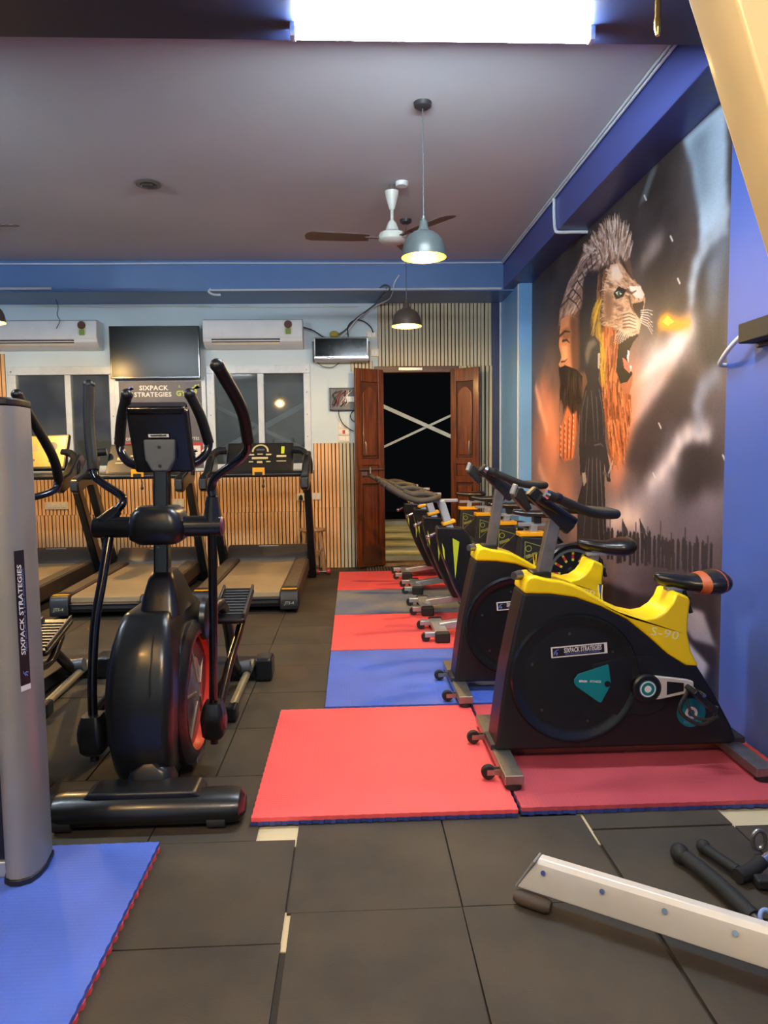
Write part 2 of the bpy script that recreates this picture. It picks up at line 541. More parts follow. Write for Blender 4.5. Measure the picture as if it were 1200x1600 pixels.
for cx in range(9):
    x1 = -0.2 - cx * 0.485
    ys = [2.30, 1.79, 1.3, 0.81, 0.4]
    for a, b in zip(ys[1:], ys[:-1]):
        tile(x1 - 0.485, x1, a, b)
    tile(x1 - 0.485, x1 - (0.13 if cx == 0 else 0), 2.30, 2.79)
    if cx == 0:
        tile(x1 - 0.13, x1, 2.4, 2.79)
for cx in range(9):                      # aisle and cardio row
    x1 = -0.05 - cx * 0.5
    for cy in range(11):
        y0 = 2.79 + cy * 0.5
        if y0 < YB - 0.05:
            tile(x1 - 0.5, x1, y0, min(y0 + 0.5, YB - 0.01))
for cx in range(3):
    for cy in range(5):
        tile(-0.05 + cx * 0.6, min(-0.05 + cx * 0.6 + 0.6, 1.775), 2.44 + cy * 1.12, 2.44 + cy * 1.12 + 1.12)

for x0, x1, y0, y1 in ((-0.34, -0.195, 2.27, 2.41), (-0.21, -0.18, 1.77, 1.93), (0.76, 0.785, 2.22, 2.43), (1.235, 1.775, 2.27, 2.46)):
    MB().box(x0, x1, y0, y1, -0.012, -0.0085).build('cream_tile', cream_tile, fl)

# back wall with window and door openings
WZ0, WZ1 = 1.09, 2.225
wb = MB()
def wall_seg(x0, x1, z0, z1):
    wb.box(x0, x1, YB, YB + 0.16, z0, z1)
wall_seg(XL, -3.66, 0, CEIL); wall_seg(-2.52, -1.56, 0, CEIL); wall_seg(-0.44, 0.30, 0, CEIL); wall_seg(1.145, 1.95, 0, CEIL)
wall_seg(-3.66, -2.52, 0, WZ0); wall_seg(-3.66, -2.52, WZ1, CEIL); wall_seg(-1.56, -0.44, 0, WZ0); wall_seg(-1.56, -0.44, WZ1, CEIL)
wall_seg(0.30, 1.145, 2.16, CEIL)
struct('wall_back', wb, white_wall)
struct('wall_right', MB().box(XR, XR + 0.17, YF, YB + 0.16, 0, CEIL), blue)
struct('wall_left', MB().box(XL - 0.16, XL, YF, YB + 0.16, 0, CEIL), blue)
struct('wall_front', MB().box(XL, XR, YF - 0.16, YF, 0, CEIL), white_wall)
struct('trim_1', MB().box(1.545, XR, YB - 0.012, YB, 0, BEAM), navy, label='navy painted strip of back wall in the corner')
struct('trim_2', MB().box(XL, XR, 7.45, YB, BEAM - 0.015, CEIL), M('blue_beam_paint_lit', (88, 124, 176), 0.36, var=0.1, scale=1.4), 0.006, 'blue ceiling beam along the back wall')  # same blue paint; the light on this beam is put into a paler colour
struct('trim_3', MB().box(1.55, XR, 3.06, 7.45, BEAM, CEIL), M('blue_beam_paint_shaded', (66, 80, 150), 0.36, var=0.08, scale=1.4), 0.006, 'blue ceiling beam above the mural')  # shaded copy of the one blue paint, darkened in the colour itself
struct('trim_4', MB().box(XL, XR, 2.5, 3.05, BEAM, CEIL), M('dark_blue_beam_paint', (36, 48, 84), 0.38, var=0.08, scale=2), 0.006, 'dark blue ceiling beam carrying the tube light')
struct('trim_5', MB().box(1.65, XR, 2.45, 3.18, 0, BEAM), blue, 0.006, 'blue pillar before the mural')
struct('trim_6', MB().box(1.65, XR, 7.17, YB, 0, BEAM), M('blue_pillar_paint_lit', (118, 176, 232), 0.3, var=0.08, scale=2), 0.006, 'brightly lit blue pillar in the far corner')  # also the common blue paint, colour brightened to show the light it catches

# windows
pane_m = glass('dusty_window_glass', (0.7, 0.74, 0.74), 0.26)
def window(name, x0, x1, xm):
    f = MB()
    y0, y1 = YB - 0.015, YB + 0.07
    f.box(x0, x1, y0, y1, WZ1 - 0.09, WZ1); f.box(x0, x1, y0, y1, WZ0, WZ0 + 0.07)
    f.box(x0, x0 + 0.085, y0, y1, WZ0 + 0.07, WZ1 - 0.09); f.box(x1 - 0.075, x1, y0, y1, WZ0 + 0.07, WZ1 - 0.09)
    o = struct(name, f, upvc, 0.006)
    MB().box(xm - 0.032, xm + 0.032, y0 + 0.012, y1 - 0.01, WZ0 + 0.07, WZ1 - 0.09).build('mullion', upvc, o, bevel=0.005)
    MB().box(x0 + 0.085, xm - 0.032, YB + 0.02, YB + 0.026, WZ0 + 0.07, WZ1 - 0.09).build('pane', pane_m, o)
    MB().box(xm + 0.032, x1 - 0.075, YB + 0.035, YB + 0.041, WZ0 + 0.07, WZ1 - 0.09).build('pane', pane_m, o)
    for k in range(5):
        z = WZ0 + 0.12 + k * 0.24
        for xx in (x0 + 0.04, x1 - 0.04):
            MB().cyl((xx, y0 - 0.004, z), (xx, y0 + 0.002, z), 0.008, n=8).build('screw', steel, o)
    return o
window('window_1', -3.66, -2.52, -3.035)
window('window_2', -1.56, -0.44, -0.98)

# slat panelling: each slat its own piece
def slats(name, secs, label):
    back = MB()
    for x0, x1, z0, z1, m_ in secs:
        back.box(x0, x1, YB - 0.006, YB, z0, z1)
    o = struct(name, back, slat_back, label=label)
    cache = {}
    for x0, x1, z0, z1, m_ in secs:
        n = max(1, round((x1 - x0) / 0.04))
        p = (x1 - x0) / n
        key = (round(p, 4), round(z1 - z0, 4), m_.name)
        if key not in cache:
            me = MB().box(-p * 0.36, p * 0.36, -0.013, 0.0, 0.001, z1 - z0 - 0.001).mesh('slat')
            me.materials.append(m_)
            cache[key] = me
        for i in range(n):
            s_ = bpy.data.objects.new('slat', cache[key])
            COL.objects.link(s_)
            s_.parent = o
            s_.location = (x0 + p * (i + 0.5), YB - 0.006, z0)
            s_.rotation_euler.y = random.uniform(-0.004, 0.004)
    return o
slats('trim_7', [(-4.02, -0.42, 0.0, 0.63, oak), (-4.00, -0.42, 0.63, 1.08, oak), (-0.42, -0.14, 0.0, 0.67, oak), (-0.42, -0.14, 0.67, 1.375, oak),
                 (-0.14, 0.10, 0.0, 0.67, greige), (-0.14, 0.26, 0.67, 1.375, greige), (-3.98, -3.68, 1.08, 2.36, oak)], 'oak and greyish slat panelling on the lower back wall')
slats('trim_8', [(0.30, 1.545, 2.2, BEAM - 0.016, greige), (1.16, 1.545, 0.02, 2.2, greige), (0.0, 0.24, 2.15, 2.26, greige)], 'greyish slat panelling over and beside the door')

# door
fr = MB()
fr.box(0.255, 0.325, YB - 0.03, YB + 0.16, 0, 2.13); fr.box(1.115, 1.185, YB - 0.03, YB + 0.16, 0, 2.13)
fr.box(0.255, 1.185, YB - 0.03, YB + 0.16, 2.13, 2.2)
dr = struct('door_1', fr, wood_dk, 0.006, 'double teak door standing open onto the night')
MB().box(0.325, 1.115, YB - 0.02, YB + 0.16, -0.012, 0.035).build('threshold', wood_raw, dr, bevel=0.006)
MB().box(0.52, 0.78, YB - 0.05, YB - 0.03, 2.15, 2.185).build('tower_bolt', steel, dr, bevel=0.004)
def leaf(name, hx, hy, fx, fy, flip):
    """One door leaf from its hinge (hx, hy) to its free edge (fx, fy), facing the room."""
    h, f = Vector((hx, hy, 0)), Vector((fx, fy, 0))
    d = (f - h)
    L = d.length
    d.normalize()
    nrm = Vector((d.y, -d.x, 0))
    if nrm.y > 0:
        nrm = -nrm
    o = bpy.data.objects.new(name, None)
    COL.objects.link(o)
    o.parent = dr
    W = lambda a, z, t: h + d * a + nrm * t + Vector((0, 0, z))
    def slab(nm, a0, a1, z0, z1, t0, t1, m_, bev=0.004, arch=0.0):
        mb = MB()
        if arch:
            poly = [(a0, z0), (a1, z0), (a1, z1 - arch)] + [(a1 + (a0 - a1) * k / 8, z1 - arch + arch * math.sin(math.pi * k / 8)) for k in range(1, 8)] + [(a0, z1 - arch)]
        else:
            poly = [(a0, z0), (a1, z0), (a1, z1), (a0, z1)]
        n = len(poly)
        mb.add([W(a, z, t0) for a, z in poly] + [W(a, z, t1) for a, z in poly], [tuple(range(n)), tuple(range(2 * n - 1, n - 1, -1))] + [(i, n + i, n + (i + 1) % n, (i + 1) % n) for i in range(n)])
        return mb.build(nm, m_, o, bevel=bev)
    T0, T1 = 0.0, 0.036
    slab('stile', 0, 0.07, 0.03, 2.16, T0, T1, wood); slab('stile', L - 0.07, L, 0.03, 2.16, T0, T1, wood)
    for z0, z1 in ((0.03, 0.14), (0.93, 1.0), (1.13, 1.2), (2.02, 2.16)):
        slab('rail', 0.07, L - 0.07, z0, z1, T0, T1 - 0.001, wood)
    slab('panel', 0.07, L - 0.07, 0.14, 0.93, T0 + 0.006, T0 + 0.016, wood_dk); slab('panel', 0.07, L - 0.07, 1.2, 2.02, T0 + 0.006, T0 + 0.016, wood_dk)
    slab('panel', 0.07, L - 0.07, 1.0, 1.13, T0 + 0.006, T0 + 0.02, wood)
    slab('raised_panel', 0.09, L - 0.09, 0.17, 0.9, T0 + 0.016, T1 - 0.004, wood, 0.012); slab('raised_panel', 0.09, L - 0.09, 1.23, 1.97, T0 + 0.016, T1 - 0.004, wood, 0.012, arch=0.07)
    hd = MB()
    hd.tube(cr([W(L - 0.1, 1.24, T1), W(L - 0.1, 1.25, T1 + 0.03), W(L - 0.1, 1.37, T1 + 0.03), W(L - 0.1, 1.38, T1)], 4), 0.006, 8)
    hd.build('pull_handle', steel, o)
    if flip:
        MB().tube([W(0.02, 1.085, T1 + 0.012), W(L - 0.03, 1.085, T1 + 0.012)], 0.009, 10).build('sliding_bolt', steel, o)
        MB().bar(W(L * 0.55, 1.04, T1 + 0.016), W(L * 0.55, 1.11, T1 + 0.016), 0.012, 0.012, (1, 0, 0)).build('bolt_handle', steel, o)
        slab('bolt_plate', L - 0.13, L - 0.06, 1.02, 1.06, T1, T1 + 0.006, steel, 0.001)
        slab('kick_patch', 0.05, L - 0.07, 0.05, 0.26, T1, T1 + 0.005, wood_dk, 0.002)
leaf('door_leaf', 0.335, 8.02, 0.03, 7.83, True)
leaf('door_leaf', 1.105, 8.02, 1.375, 7.79, False)

# outside at night: yard, low step, poles, cross bracing
struct('floor_outside', MB().box(-6, 4, YB + 0.16, 16, -0.16, -0.02), stonedark)
st_ = MB()
for y0, y1, zt in ((8.6, 8.86, .03), (8.86, 9.12, .09), (9.12, 9.42, .15), (9.42, 9.8, .20), (9.8, 10.1, .34)):
    st_.box(-6, 4, y0, y1, -.02, zt)
struct('trim_9', st_, concrete, label='pale concrete steps outside the door')
for k, (y, zt, r) in enumerate([(8.73, .03, .034), (9.0, .09, .04), (9.28, .15, .045), (9.6, .20, .05)]):
    a = MB().tube([(0.12 + k * .05, y + .03, zt + r), (.7, y, zt + r), (1.35, y - .03, zt + r)], [r * .92, r, r * .95], 12)
    solo('bamboo_pole', ['pale bamboo pole lying outside the door, nearest the threshold', 'second bamboo pole from the threshold lying outside the door', 'third bamboo pole from the threshold lying outside the door', 'thick bamboo pole against the tall concrete step outside'][k], 'pole', a, bamboo, (0.7, y, zt), 'bamboo poles outside the door')
brace = M('galvanised_brace', (186, 196, 196), 0.5, var=0.1)
for lb, xa, xb, y, bars in (('pale steel cross bracing outside the open door', -0.02, 1.52, 8.5, ((1.975, 1.275, .042, -.02), (1.155, 1.85, .026, .02))),
                            ('steel cross bracing outside behind the window glass', -1.9, -0.1, 8.5, ((1.1, 2.06, .06, -.02), (1.99, 1.09, .04, .02)))):
    T = Thing('brace_frame', lb, 'bracing', ((xa + xb) / 2, y, -0.02), 'steel bracing outside')
    for x in (xa, xb):
        T.part('post', MB().box(x - .02, x + .02, y - .02, y + .02, -.02, 2.2), brace, .003)
    for za, zb, h, dy in bars:
        T.part('brace', MB().bar((xa, y + dy, za), (xb, y + dy, zb), .012, h), brace)

# ------------------------------------------------------------------ things on the back wall
def aircon(label, x0, x1, group='wall air conditioners'):
    T = Thing('air_conditioner', label, 'air conditioner', ((x0 + x1) / 2, YB, 2.4), group)
    prof = [(YB, 2.385), (YB, 2.68), (YB - 0.16, 2.685), (YB - 0.195, 2.665), (YB - 0.205, 2.50), (YB - 0.195, 2.45), (YB - 0.13, 2.40)]
    b = T.part('housing', MB().prism(prof, 'yz', x0, x1), white_pl, 0.008)
    T.part('front_panel', MB().prism([(YB - 0.196, 2.672), (YB - 0.203, 2.665), (YB - 0.213, 2.50), (YB - 0.205, 2.48), (YB - 0.2, 2.48)], 'yz', x0 + 0.004, x1 - 0.004), white_pl, 0.002)
    T.part('outlet', MB().prism([(YB - 0.203, 2.476), (YB - 0.19, 2.442), (YB - 0.17, 2.44), (YB - 0.18, 2.478)], 'yz', x0 + 0.09, x1 - 0.24), blk)
    T.part('louver', MB().prism([(YB - 0.2, 2.466), (YB - 0.165, 2.418), (YB - 0.155, 2.422), (YB - 0.19, 2.468)], 'yz', x0 + 0.1, x1 - 0.25), cream_pl, 0.002)
    lx = x1 - 0.15
    lb = T.part('energy_label', plate((lx, YB - 0.2105, 2.575), (1, 0, 0), (0, -0.045, 1), 0.085, 0.15, 0.0, 0.003), M('energy_label_paper', (214, 220, 190), 0.6))
    T.part('energy_seal', MB().lathe([(0, 0.002), (0.042, 0.002), (0.042, 0.0)], (lx, YB - 0.2165, 2.62), (0, -1, 0), 20), M('seal_print', (96, 54, 40), 0.6), under=lb)
    T.part('energy_stars', plate((lx, YB - 0.2125, 2.548), (1, 0, 0), (0, -0.045, 1), 0.055, 0.06, 0.0, 0.004), M('seal_green', (130, 160, 70), 0.6), under=lb)
    return T
aircon('white split air conditioner over the window beside the black television', -3.75, -2.635)
aircon('white split air conditioner over the window nearest the door', -1.545, -0.50)

T = Thing('television', 'black flat television mounted high between the two air conditioners', 'television', (-2.07, YB, 2.35))
T.part('bezel', MB().box(-2.535, -1.595, 7.915, 7.96, 2.075, 2.625), blk_g, 0.006)
T.part('screen', MB().box(-2.52, -1.61, 7.911, 7.9155, 2.095, 2.612), M('dark_screen', (18, 23, 26), 0.22, var=0.3, scale=1.2, spec=0.16))
T.part('wall_bracket', MB().box(-2.25, -1.9, 7.96, YB - .002, 2.25, 2.45), blk)

T = Thing('poster', 'dark gym poster below the television, half hidden by the elliptical console', 'poster', (-2.05, YB, 1.6))
PY = YB - 0.02
pf = MB()
pf.box(-2.53, -2.485, PY - 0.012, YB, 1.09, 2.1); pf.box(-1.61, -1.565, PY - 0.012, YB, 1.09, 2.1); pf.box(-2.485, -1.61, PY - 0.012, YB, 2.055, 2.1); pf.box(-2.485, -1.61, PY - 0.012, YB, 1.09, 1.12)
T.part('poster_frame', pf, upvc, 0.004)
pp = T.part('poster_sheet', MB().box(-2.485, -1.61, PY - 0.004, PY, 1.12, 2.055), M('poster_print', (66, 60, 70), 0.45, scale=1.6, col2=(104, 100, 104)))
X_, Z_ = (1, 0, 0), (0, 0, 1)
py = PY - 0.004
T.part('lettering', text_mb('SIXPACK', 0.068, (-2.12, py, 1.985), X_, Z_, 0.002, bold=0.0022, space=1.1, sx=1.05), ink, under=pp)
T.part('lettering', text_mb('STRATEGIES', 0.068, (-2.13, py, 1.915), X_, Z_, 0.002, bold=0.0022, space=1.1), ink, under=pp)
T.part('lettering', text_mb('GYM', 0.078, (-1.80, py, 1.925), X_, Z_, 0.002, bold=0.0025), ink_y, under=pp)
T.part('lettering', text_mb('&', 0.04, (-1.845, py, 2.0), X_, Z_, 0.002), ink_y, under=pp)
T.part('runner_mark', flat(RUNNER, (-2.38, py, 1.96), X_, Z_, 0.11, 0.002), ink_b, under=pp)
T.part('swirl_mark', flat(RUNNER, (-1.68, py, 1.97), X_, Z_, 0.12, 0.002), ink_y, under=pp)
T.part('lettering', text_mb('CARDIO MACHINE', 0.05, (-2.03, py, 1.79), X_, Z_, 0.002), ink, under=pp)
T.part('lettering', text_mb('ON', 0.045, (-2.4, py, 1.44), X_, Z_, 0.002), ink, under=pp)
T.part('lettering', text_mb('MINUTES', 0.045, (-1.74, py, 1.44), X_, Z_, 0.002), ink, under=pp)
T.part('red_band', plate((-2.047, py, 1.30), X_, Z_, 0.86, 0.2, 0, 0.001), ink_r, under=pp)
for k in range(5):
    T.part('photo_tile', plate((-2.39 + k * 0.17, py, 1.29), X_, Z_, 0.14, 0.15, 0.001, 0.002), ink, under=pp)
    T.part('figure_mark', flat(RUNNER, (-2.39 + k * 0.17, py, 1.29), X_, Z_, 0.09, 0.003), blk_print, under=pp)

T = Thing('wall_cabinet', 'silver wall box with black glass front and cables, over the open door leaf', 'wall box', (-0.1, YB, 2.23))
T.part('casing', MB().prism([(YB, 2.24), (YB, 2.50), (YB - 0.13, 2.50), (YB - 0.17, 2.485), (YB - 0.17, 2.28), (YB - 0.15, 2.24)], 'yz', -0.385, 0.19), silver, 0.006)
T.part('glass_front', MB().box(-0.372, 0.177, YB - 0.176, YB - 0.168, 2.292, 2.478), M('smoked_glass', (12, 16, 20), 0.12, var=0.4, scale=6, spec=0.2))
T.part('trim_strip', MB().box(-0.385, 0.19, YB - 0.178, YB - 0.168, 2.268, 2.292), chrome, 0.002)
T.part('vent_bar', MB().box(-0.26, -0.1, YB - 0.18, YB - 0.176, 2.276, 2.284), blk)
T.part('bracket', MB().box(-0.405, -0.385, YB - 0.1, YB, 2.25, 2.46), blk, 0.003)
T.part('bracket', MB().box(0.19, 0.21, YB - 0.1, YB, 2.25, 2.46), blk, 0.003)

# wiring
def cable(label, pts, r, m_, cat='cable', name='cable', group=None):
    pts = cr(pts, 6)
    return solo(name, label, cat, MB().tube(pts, r, 8), m_, tuple(pts[0]), group)
cable('black cable sagging from the air conditioner to the silver wall box', [(-0.52, 7.99, 2.62), (-0.4, 7.98, 2.58), (-0.29, 7.97, 2.51), (-0.2, 7.95, 2.5), (-0.12, 7.95, 2.53)], 0.007, blk_r)
cable('black cable looping up over the silver wall box to the socket', [(-0.02, 7.94, 2.5), (-0.02, 7.97, 2.62), (0.05, 8.0, 2.69), (0.14, 8.0, 2.68), (0.22, 8.0, 2.62), (0.25, 8.02, 2.56)], 0.006, blk_r)
cable('grey twisted cable rising from the silver wall box to the beam', [(-0.18, 7.95, 2.5), (-0.05, 7.97, 2.58), (0.06, 8.0, 2.7), (0.2, 8.0, 2.8), (0.30, 7.9, 2.862), (0.36, 7.5, 2.862), (0.37, 7.425, 2.90)], 0.008, grey_pl)
cable('pale thin cable running up beside the grey twisted cable', [(-0.1, 7.96, 2.5), (0.0, 7.98, 2.6), (0.1, 8.0, 2.72), (0.26, 8.0, 2.83), (0.40, 7.8, 2.86), (0.43, 7.5, 2.864), (0.45, 7.425, 2.95), (0.5, 7.44, 3.03)], 0.006, white_pl)
cable('pale coil of cable hooked on the beam edge', [(0.30, 7.44, 2.90), (0.35, 7.42, 2.93), (0.40, 7.42, 2.91), (0.39, 7.42, 2.87), (0.34, 7.42, 2.87)], 0.008, grey_pl)
cable('thin loop of wire under the silver wall box', [(-0.37, 7.98, 2.25), (-0.3, 7.99, 2.2), (-0.2, 8.0, 2.19), (-0.12, 7.98, 2.235)], 0.004, blk_r)
solo('cable_joint', 'yellow taped cable joint on top of the silver wall box', 'cable joint', MB().ell((-0.17, 7.95, 2.535), (0.05, 0.03, 0.035)), M('yellow_tape', (170, 160, 60), 0.6), (-0.17, 7.95, 2.5))
cable('thin dark wire hanging in front of the air conditioner by the lamp', [(-3.02, 7.8, 2.875), (-3.0, 7.8, 2.8), (-3.01, 7.79, 2.72), (-2.99, 7.8, 2.66), (-3.03, 7.8, 2.58)], 0.0035, blk_r)
cable('thin cable running along the wall under the blue beam', [(-3.3, 8.04, 2.86), (-2.6, 8.04, 2.845), (-1.8, 8.04, 2.85), (-1.0, 8.04, 2.835), (0.1, 8.04, 2.84)], 0.004, cream_pl)

T = Thing('fuse_panel', 'open fuse board with tangled wires beside the door', 'fuse board', (-0.1, YB, 1.73))
T.part('tray', MB().box(-0.228, 0.06, YB - 0.05, YB - 0.005, 1.735, 1.965), M('grey_fuse_tray', (96, 98, 100), 0.5), 0.003)
T.part('frame', MB().box(-0.234, -0.222, YB - 0.056, YB, 1.729, 1.971).box(-0.234, 0.066, YB - 0.056, YB, 1.729, 1.741).box(-0.234, 0.066, YB - 0.056, YB, 1.959, 1.971), blk)
for k in range(7):
    T.part('breaker', MB().box(-0.085 + k * 0.021, -0.067 + k * 0.021, YB - 0.075, YB - 0.05, 1.815, 1.875), white_pl, 0.002)
wr = random.Random(3)
for k in range(14):
    x = -0.21 + wr.random() * 0.14
    pts = cr([(x, YB - 0.055, 1.76 + wr.random() * 0.03), (x + wr.uniform(-.02, .05), YB - 0.075, 1.82), (x + wr.uniform(-.01, .08), YB - 0.07, 1.89), (x + wr.uniform(.02, .12), YB - 0.06, 1.94)], 5)
    T.part('wire', MB().tube(pts, 0.0035, 6), [blk_r, blk_r, white_pl, ink_r][k % 4])
cable('thin black wire looping down from the fuse board', [(-0.14, 8.0, 1.74), (-0.13, 8.0, 1.66), (-0.09, 8.0, 1.58), (-0.03, 8.0, 1.53), (0.02, 8.01, 1.5)], 0.005, blk_r)
cable('dark wire loop half hidden behind the open door leaf', [(0.06, 8.0, 1.74), (0.01, 8.0, 1.71), (-0.01, 8.0, 1.66), (0.02, 8.0, 1.61), (0.08, 8.0, 1.6)], 0.005, blk_r)

def socket(label, x, z, w_, h, n=2, y=YB, name='socket_plate', red=False, plug=False):
    T = Thing(name, label, 'socket', (x, y, z - h / 2), 'socket and switch plates')
    T.part('plate', MB().box(x - w_ / 2, x + w_ / 2, y - 0.014, y, z - h / 2, z + h / 2), cream_pl, 0.004)
    for k in range(n):
        cx = x + (k - (n - 1) / 2) * w_ * 0.84 / n
        T.part('rocker', MB().box(cx - w_ * 0.3 / n, cx + w_ * 0.3 / n, y - 0.019, y - 0.013, z - h * 0.28, z + h * 0.28), ink_r if (red and k == 1) else white_pl, 0.002)
    if plug:
        T.part('plug', MB().prism([(x - 0.022, z - 0.03), (x + 0.022, z - 0.03), (x + 0.018, z + 0.01), (x, z + 0.03), (x - 0.018, z + 0.01)], 'xz', y - 0.055, y - 0.02), blk, 0.004)
        T.part('lead', MB().tube(cr([(x, y - 0.045, z - 0.03), (x, y - 0.05, z - 0.12), (x - 0.01, y - 0.04, z - 0.3), (x + 0.005, y - 0.04, z - 0.55)], 5), 0.006, 8), blk_r)
    return T
SY = YB - 0.019
socket('white socket with a black plug on the slats behind the treadmill upright', -0.565, 0.79, 0.10, 0.085, 1, SY, plug=True)
socket('white socket plate on the slats right beside the wooden stool', -0.405, 0.795, 0.11, 0.075, 2, SY)
socket('wide white socket plate on the slats below the warmly lit silver treadmill console', -3.2, 0.735, 0.25, 0.082, 4, SY)
socket('white socket plate on the slats seen past the elliptical mast', -1.9, 0.745, 0.13, 0.09, 2, SY)
socket('small white switch plate just below the fuse board', -0.105, 1.565, 0.085, 0.07, 2)
socket('switch plate with a red rocker below the fuse board', -0.085, 1.495, 0.13, 0.07, 3, red=True)
socket('lowest white switch plate touching the slat panelling top', -0.085, 1.42, 0.13, 0.07, 3)
socket('white socket plate by the upper slats above the wall box', 0.235, 2.545, 0.12, 0.075, 2)
socket('white socket plate at the side of the silver wall box', 0.26, 2.35, 0.09, 0.08, 2)

# conduits on the beams and pillars
cond = M('white_conduit', (206, 214, 220), 0.4, var=0.06)
def pipe(label, pts, r=0.011, sm=False, m_=None):
    p = cr(pts, 6) if sm else pts
    return solo('conduit', label, 'conduit', MB().tube(p, r, 10), m_ or cond, tuple(p[0]), 'white conduits')
pipe('white conduit running along the top of the back beam', [(-4.5, 7.437, 3.145), (-2.6, 7.437, 3.14), (-1.5, 7.437, 3.148), (0.3, 7.437, 3.145), (1.53, 7.437, 3.15)], 0.008)
pipe('long white conduit along the lower edge of the back beam', [(-1.38, 7.436, 2.885), (1.53, 7.436, 2.895)], 0.011)
pipe('short white conduit on the back beam above the half hidden lamp', [(-4.5, 7.436, 2.9), (-2.92, 7.436, 2.905)], 0.012)
pipe('white elbow of conduit dipping under the back beam', [(-1.37, 7.436, 2.9), (-1.39, 7.43, 2.87), (-1.35, 7.44, 2.845), (-1.28, 7.46, 2.845)], 0.011, True)
pipe('thin white conduit along the ceiling edge of the mural beam', [(1.538, 3.06, 3.165), (1.538, 7.43, 3.165)], 0.009)
pipe('second thin white conduit just below it along the mural beam', [(1.538, 3.06, 3.135), (1.538, 5.2, 3.14), (1.538, 7.43, 3.14)], 0.008)
pipe('white conduit dropping down the mural beam and bending under it', [(1.538, 5.56, 3.14), (1.538, 5.55, 3.0), (1.538, 5.52, 2.9), (1.56, 5.5, 2.875), (1.66, 5.5, 2.877), (1.775, 5.5, 2.877)], 0.012, True)
pipe('white vertical conduit in the inner corner of the far pillar', [(1.638, 8.02, 0.4), (1.638, 8.02, 2.88)], 0.012)
pipe('white vertical conduit on the front edge of the far pillar', [(1.642, 7.18, 0.75), (1.642, 7.18, 2.88)], 0.009)
pipe('curved white conduit stub at the top of the near pillar', [(1.6, 3.2, 2.93), (1.58, 3.12, 2.9), (1.6, 3.07, 2.87), (1.66, 3.05, 2.872)], 0.014, True)
solo('glinting_conduit', 'metal conduit with a golden reflection hanging from the dark ceiling beam', 'rod', MB().lathe([(0.0, 0.0), (0.007, 0.0), (0.012, 0.02), (0.013, 0.05), (0.010, 0.06), (0.011, 0.21)], (1.078, 2.6, 2.68), n=16), brass, (1.078, 2.6, 2.68))  # brass colour stands in for light reflected on a metal conduit

# ceiling fan pieces
fan_w = M('fan_cream_enamel', (214, 218, 206), 0.35, var=0.04)
fan_b = M('fan_brown_blade', (96, 74, 62), 0.45, var=0.1)
def fan(label, x, y, ang, zm=2.80):
    T = Thing('ceiling_fan', label, 'fan', (x, y, CEIL), 'ceiling fans')
    T.part('canopy', MB().lathe([(0.0, 3.0), (0.018, 3.0), (0.024, 3.02), (0.046, 3.1), (0.05, 3.13), (0.0, 3.13)], (x, y, 0)), fan_w)
    T.part('hook', MB().tube([(x - 0.015, y, 3.13), (x - 0.015, y, CEIL)], 0.005, 8).tube([(x + 0.015, y, 3.13), (x + 0.015, y, CEIL)], 0.005, 8), steel)
    T.part('down_rod', MB().cyl((x, y, zm + 0.07), (x, y, 3.01), 0.0115), fan_w)
    T.part('lower_canopy', MB().lathe([(0.012, 0.13), (0.03, 0.11), (0.045, 0.07), (0.05, 0.045), (0.0, 0.045)], (x, y, zm)), fan_w)
    T.part('motor', MB().lathe([(0.0, 0.05), (0.06, 0.05), (0.09, 0.035), (0.1, 0.012), (0.098, -0.012), (0.08, -0.03), (0.03, -0.04), (0.0, -0.04)], (x, y, zm), n=32), fan_w)
    for k in range(3):
        a = ang + k * 2 * math.pi / 3
        d, q = Vector((math.cos(a), math.sin(a), 0)), Vector((-math.sin(a), math.cos(a), 0))
        c = Vector((x, y, zm))
        arm = T.part('blade_arm', MB().bar(c + d * 0.08, c + d * 0.2, 0.03, 0.006), fan_b)
        ring = [(0.17, -0.05), (0.3, -0.062), (0.58, -0.068), (0.62, -0.05), (0.63, 0.0), (0.615, 0.045), (0.58, 0.062), (0.3, 0.055), (0.17, 0.045)]
        mb = MB()
        n = len(ring)
        vs = [c + d * u_ + q * v_ + Vector((0, 0, v_ * 0.18 + t)) for t in (0.0, 0.004) for u_, v_ in ring]
        mb.add(vs, [tuple(range(n - 1, -1, -1)), tuple(range(n, 2 * n))] + [(i, (i + 1) % n, n + (i + 1) % n, n + i) for i in range(n)])
        T.part('blade', mb, fan_b)
    return T
fan('cream ceiling fan with brown blades behind the nearest pendant lamp', 0.315, 5.4, math.radians(186))
fan('ceiling fan of which only a blade tip shows above the beam', -2.93, 5.33, math.radians(2), 2.87)
solo('ceiling_junction', 'small white junction box on the ceiling beside the fan mount', 'junction box', MB().lathe([(0.0, -0.03), (0.04, -0.03), (0.045, -0.02), (0.045, 0)], (0.385, 5.36, CEIL)), white_pl, (0.385, 5.36, CEIL))
T = Thing('ceiling_box', 'round metal fan box with dark hollow set in the empty ceiling', 'ceiling box', (-1.411, 5.4, CEIL))
T.part('ring', MB().lathe([(0.055, -0.001), (0.085, -0.004), (0.088, -0.014), (0.062, -0.016), (0.055, -0.006)], (-1.411, 5.4, CEIL)), steel)
T.part('hollow', MB().lathe([(0.0, -0.003), (0.06, -0.003)], (-1.411, 5.4, CEIL)), blk)
T.part('hook_bar', MB().cyl((-1.46, 5.4, CEIL - 0.02), (-1.362, 5.4, CEIL - 0.02), 0.008, n=10), steel)
T.part('terminal', MB().box(-1.45, -1.37, 5.36, 5.39, CEIL - 0.03, CEIL - 0.004), dark_pl, 0.004)

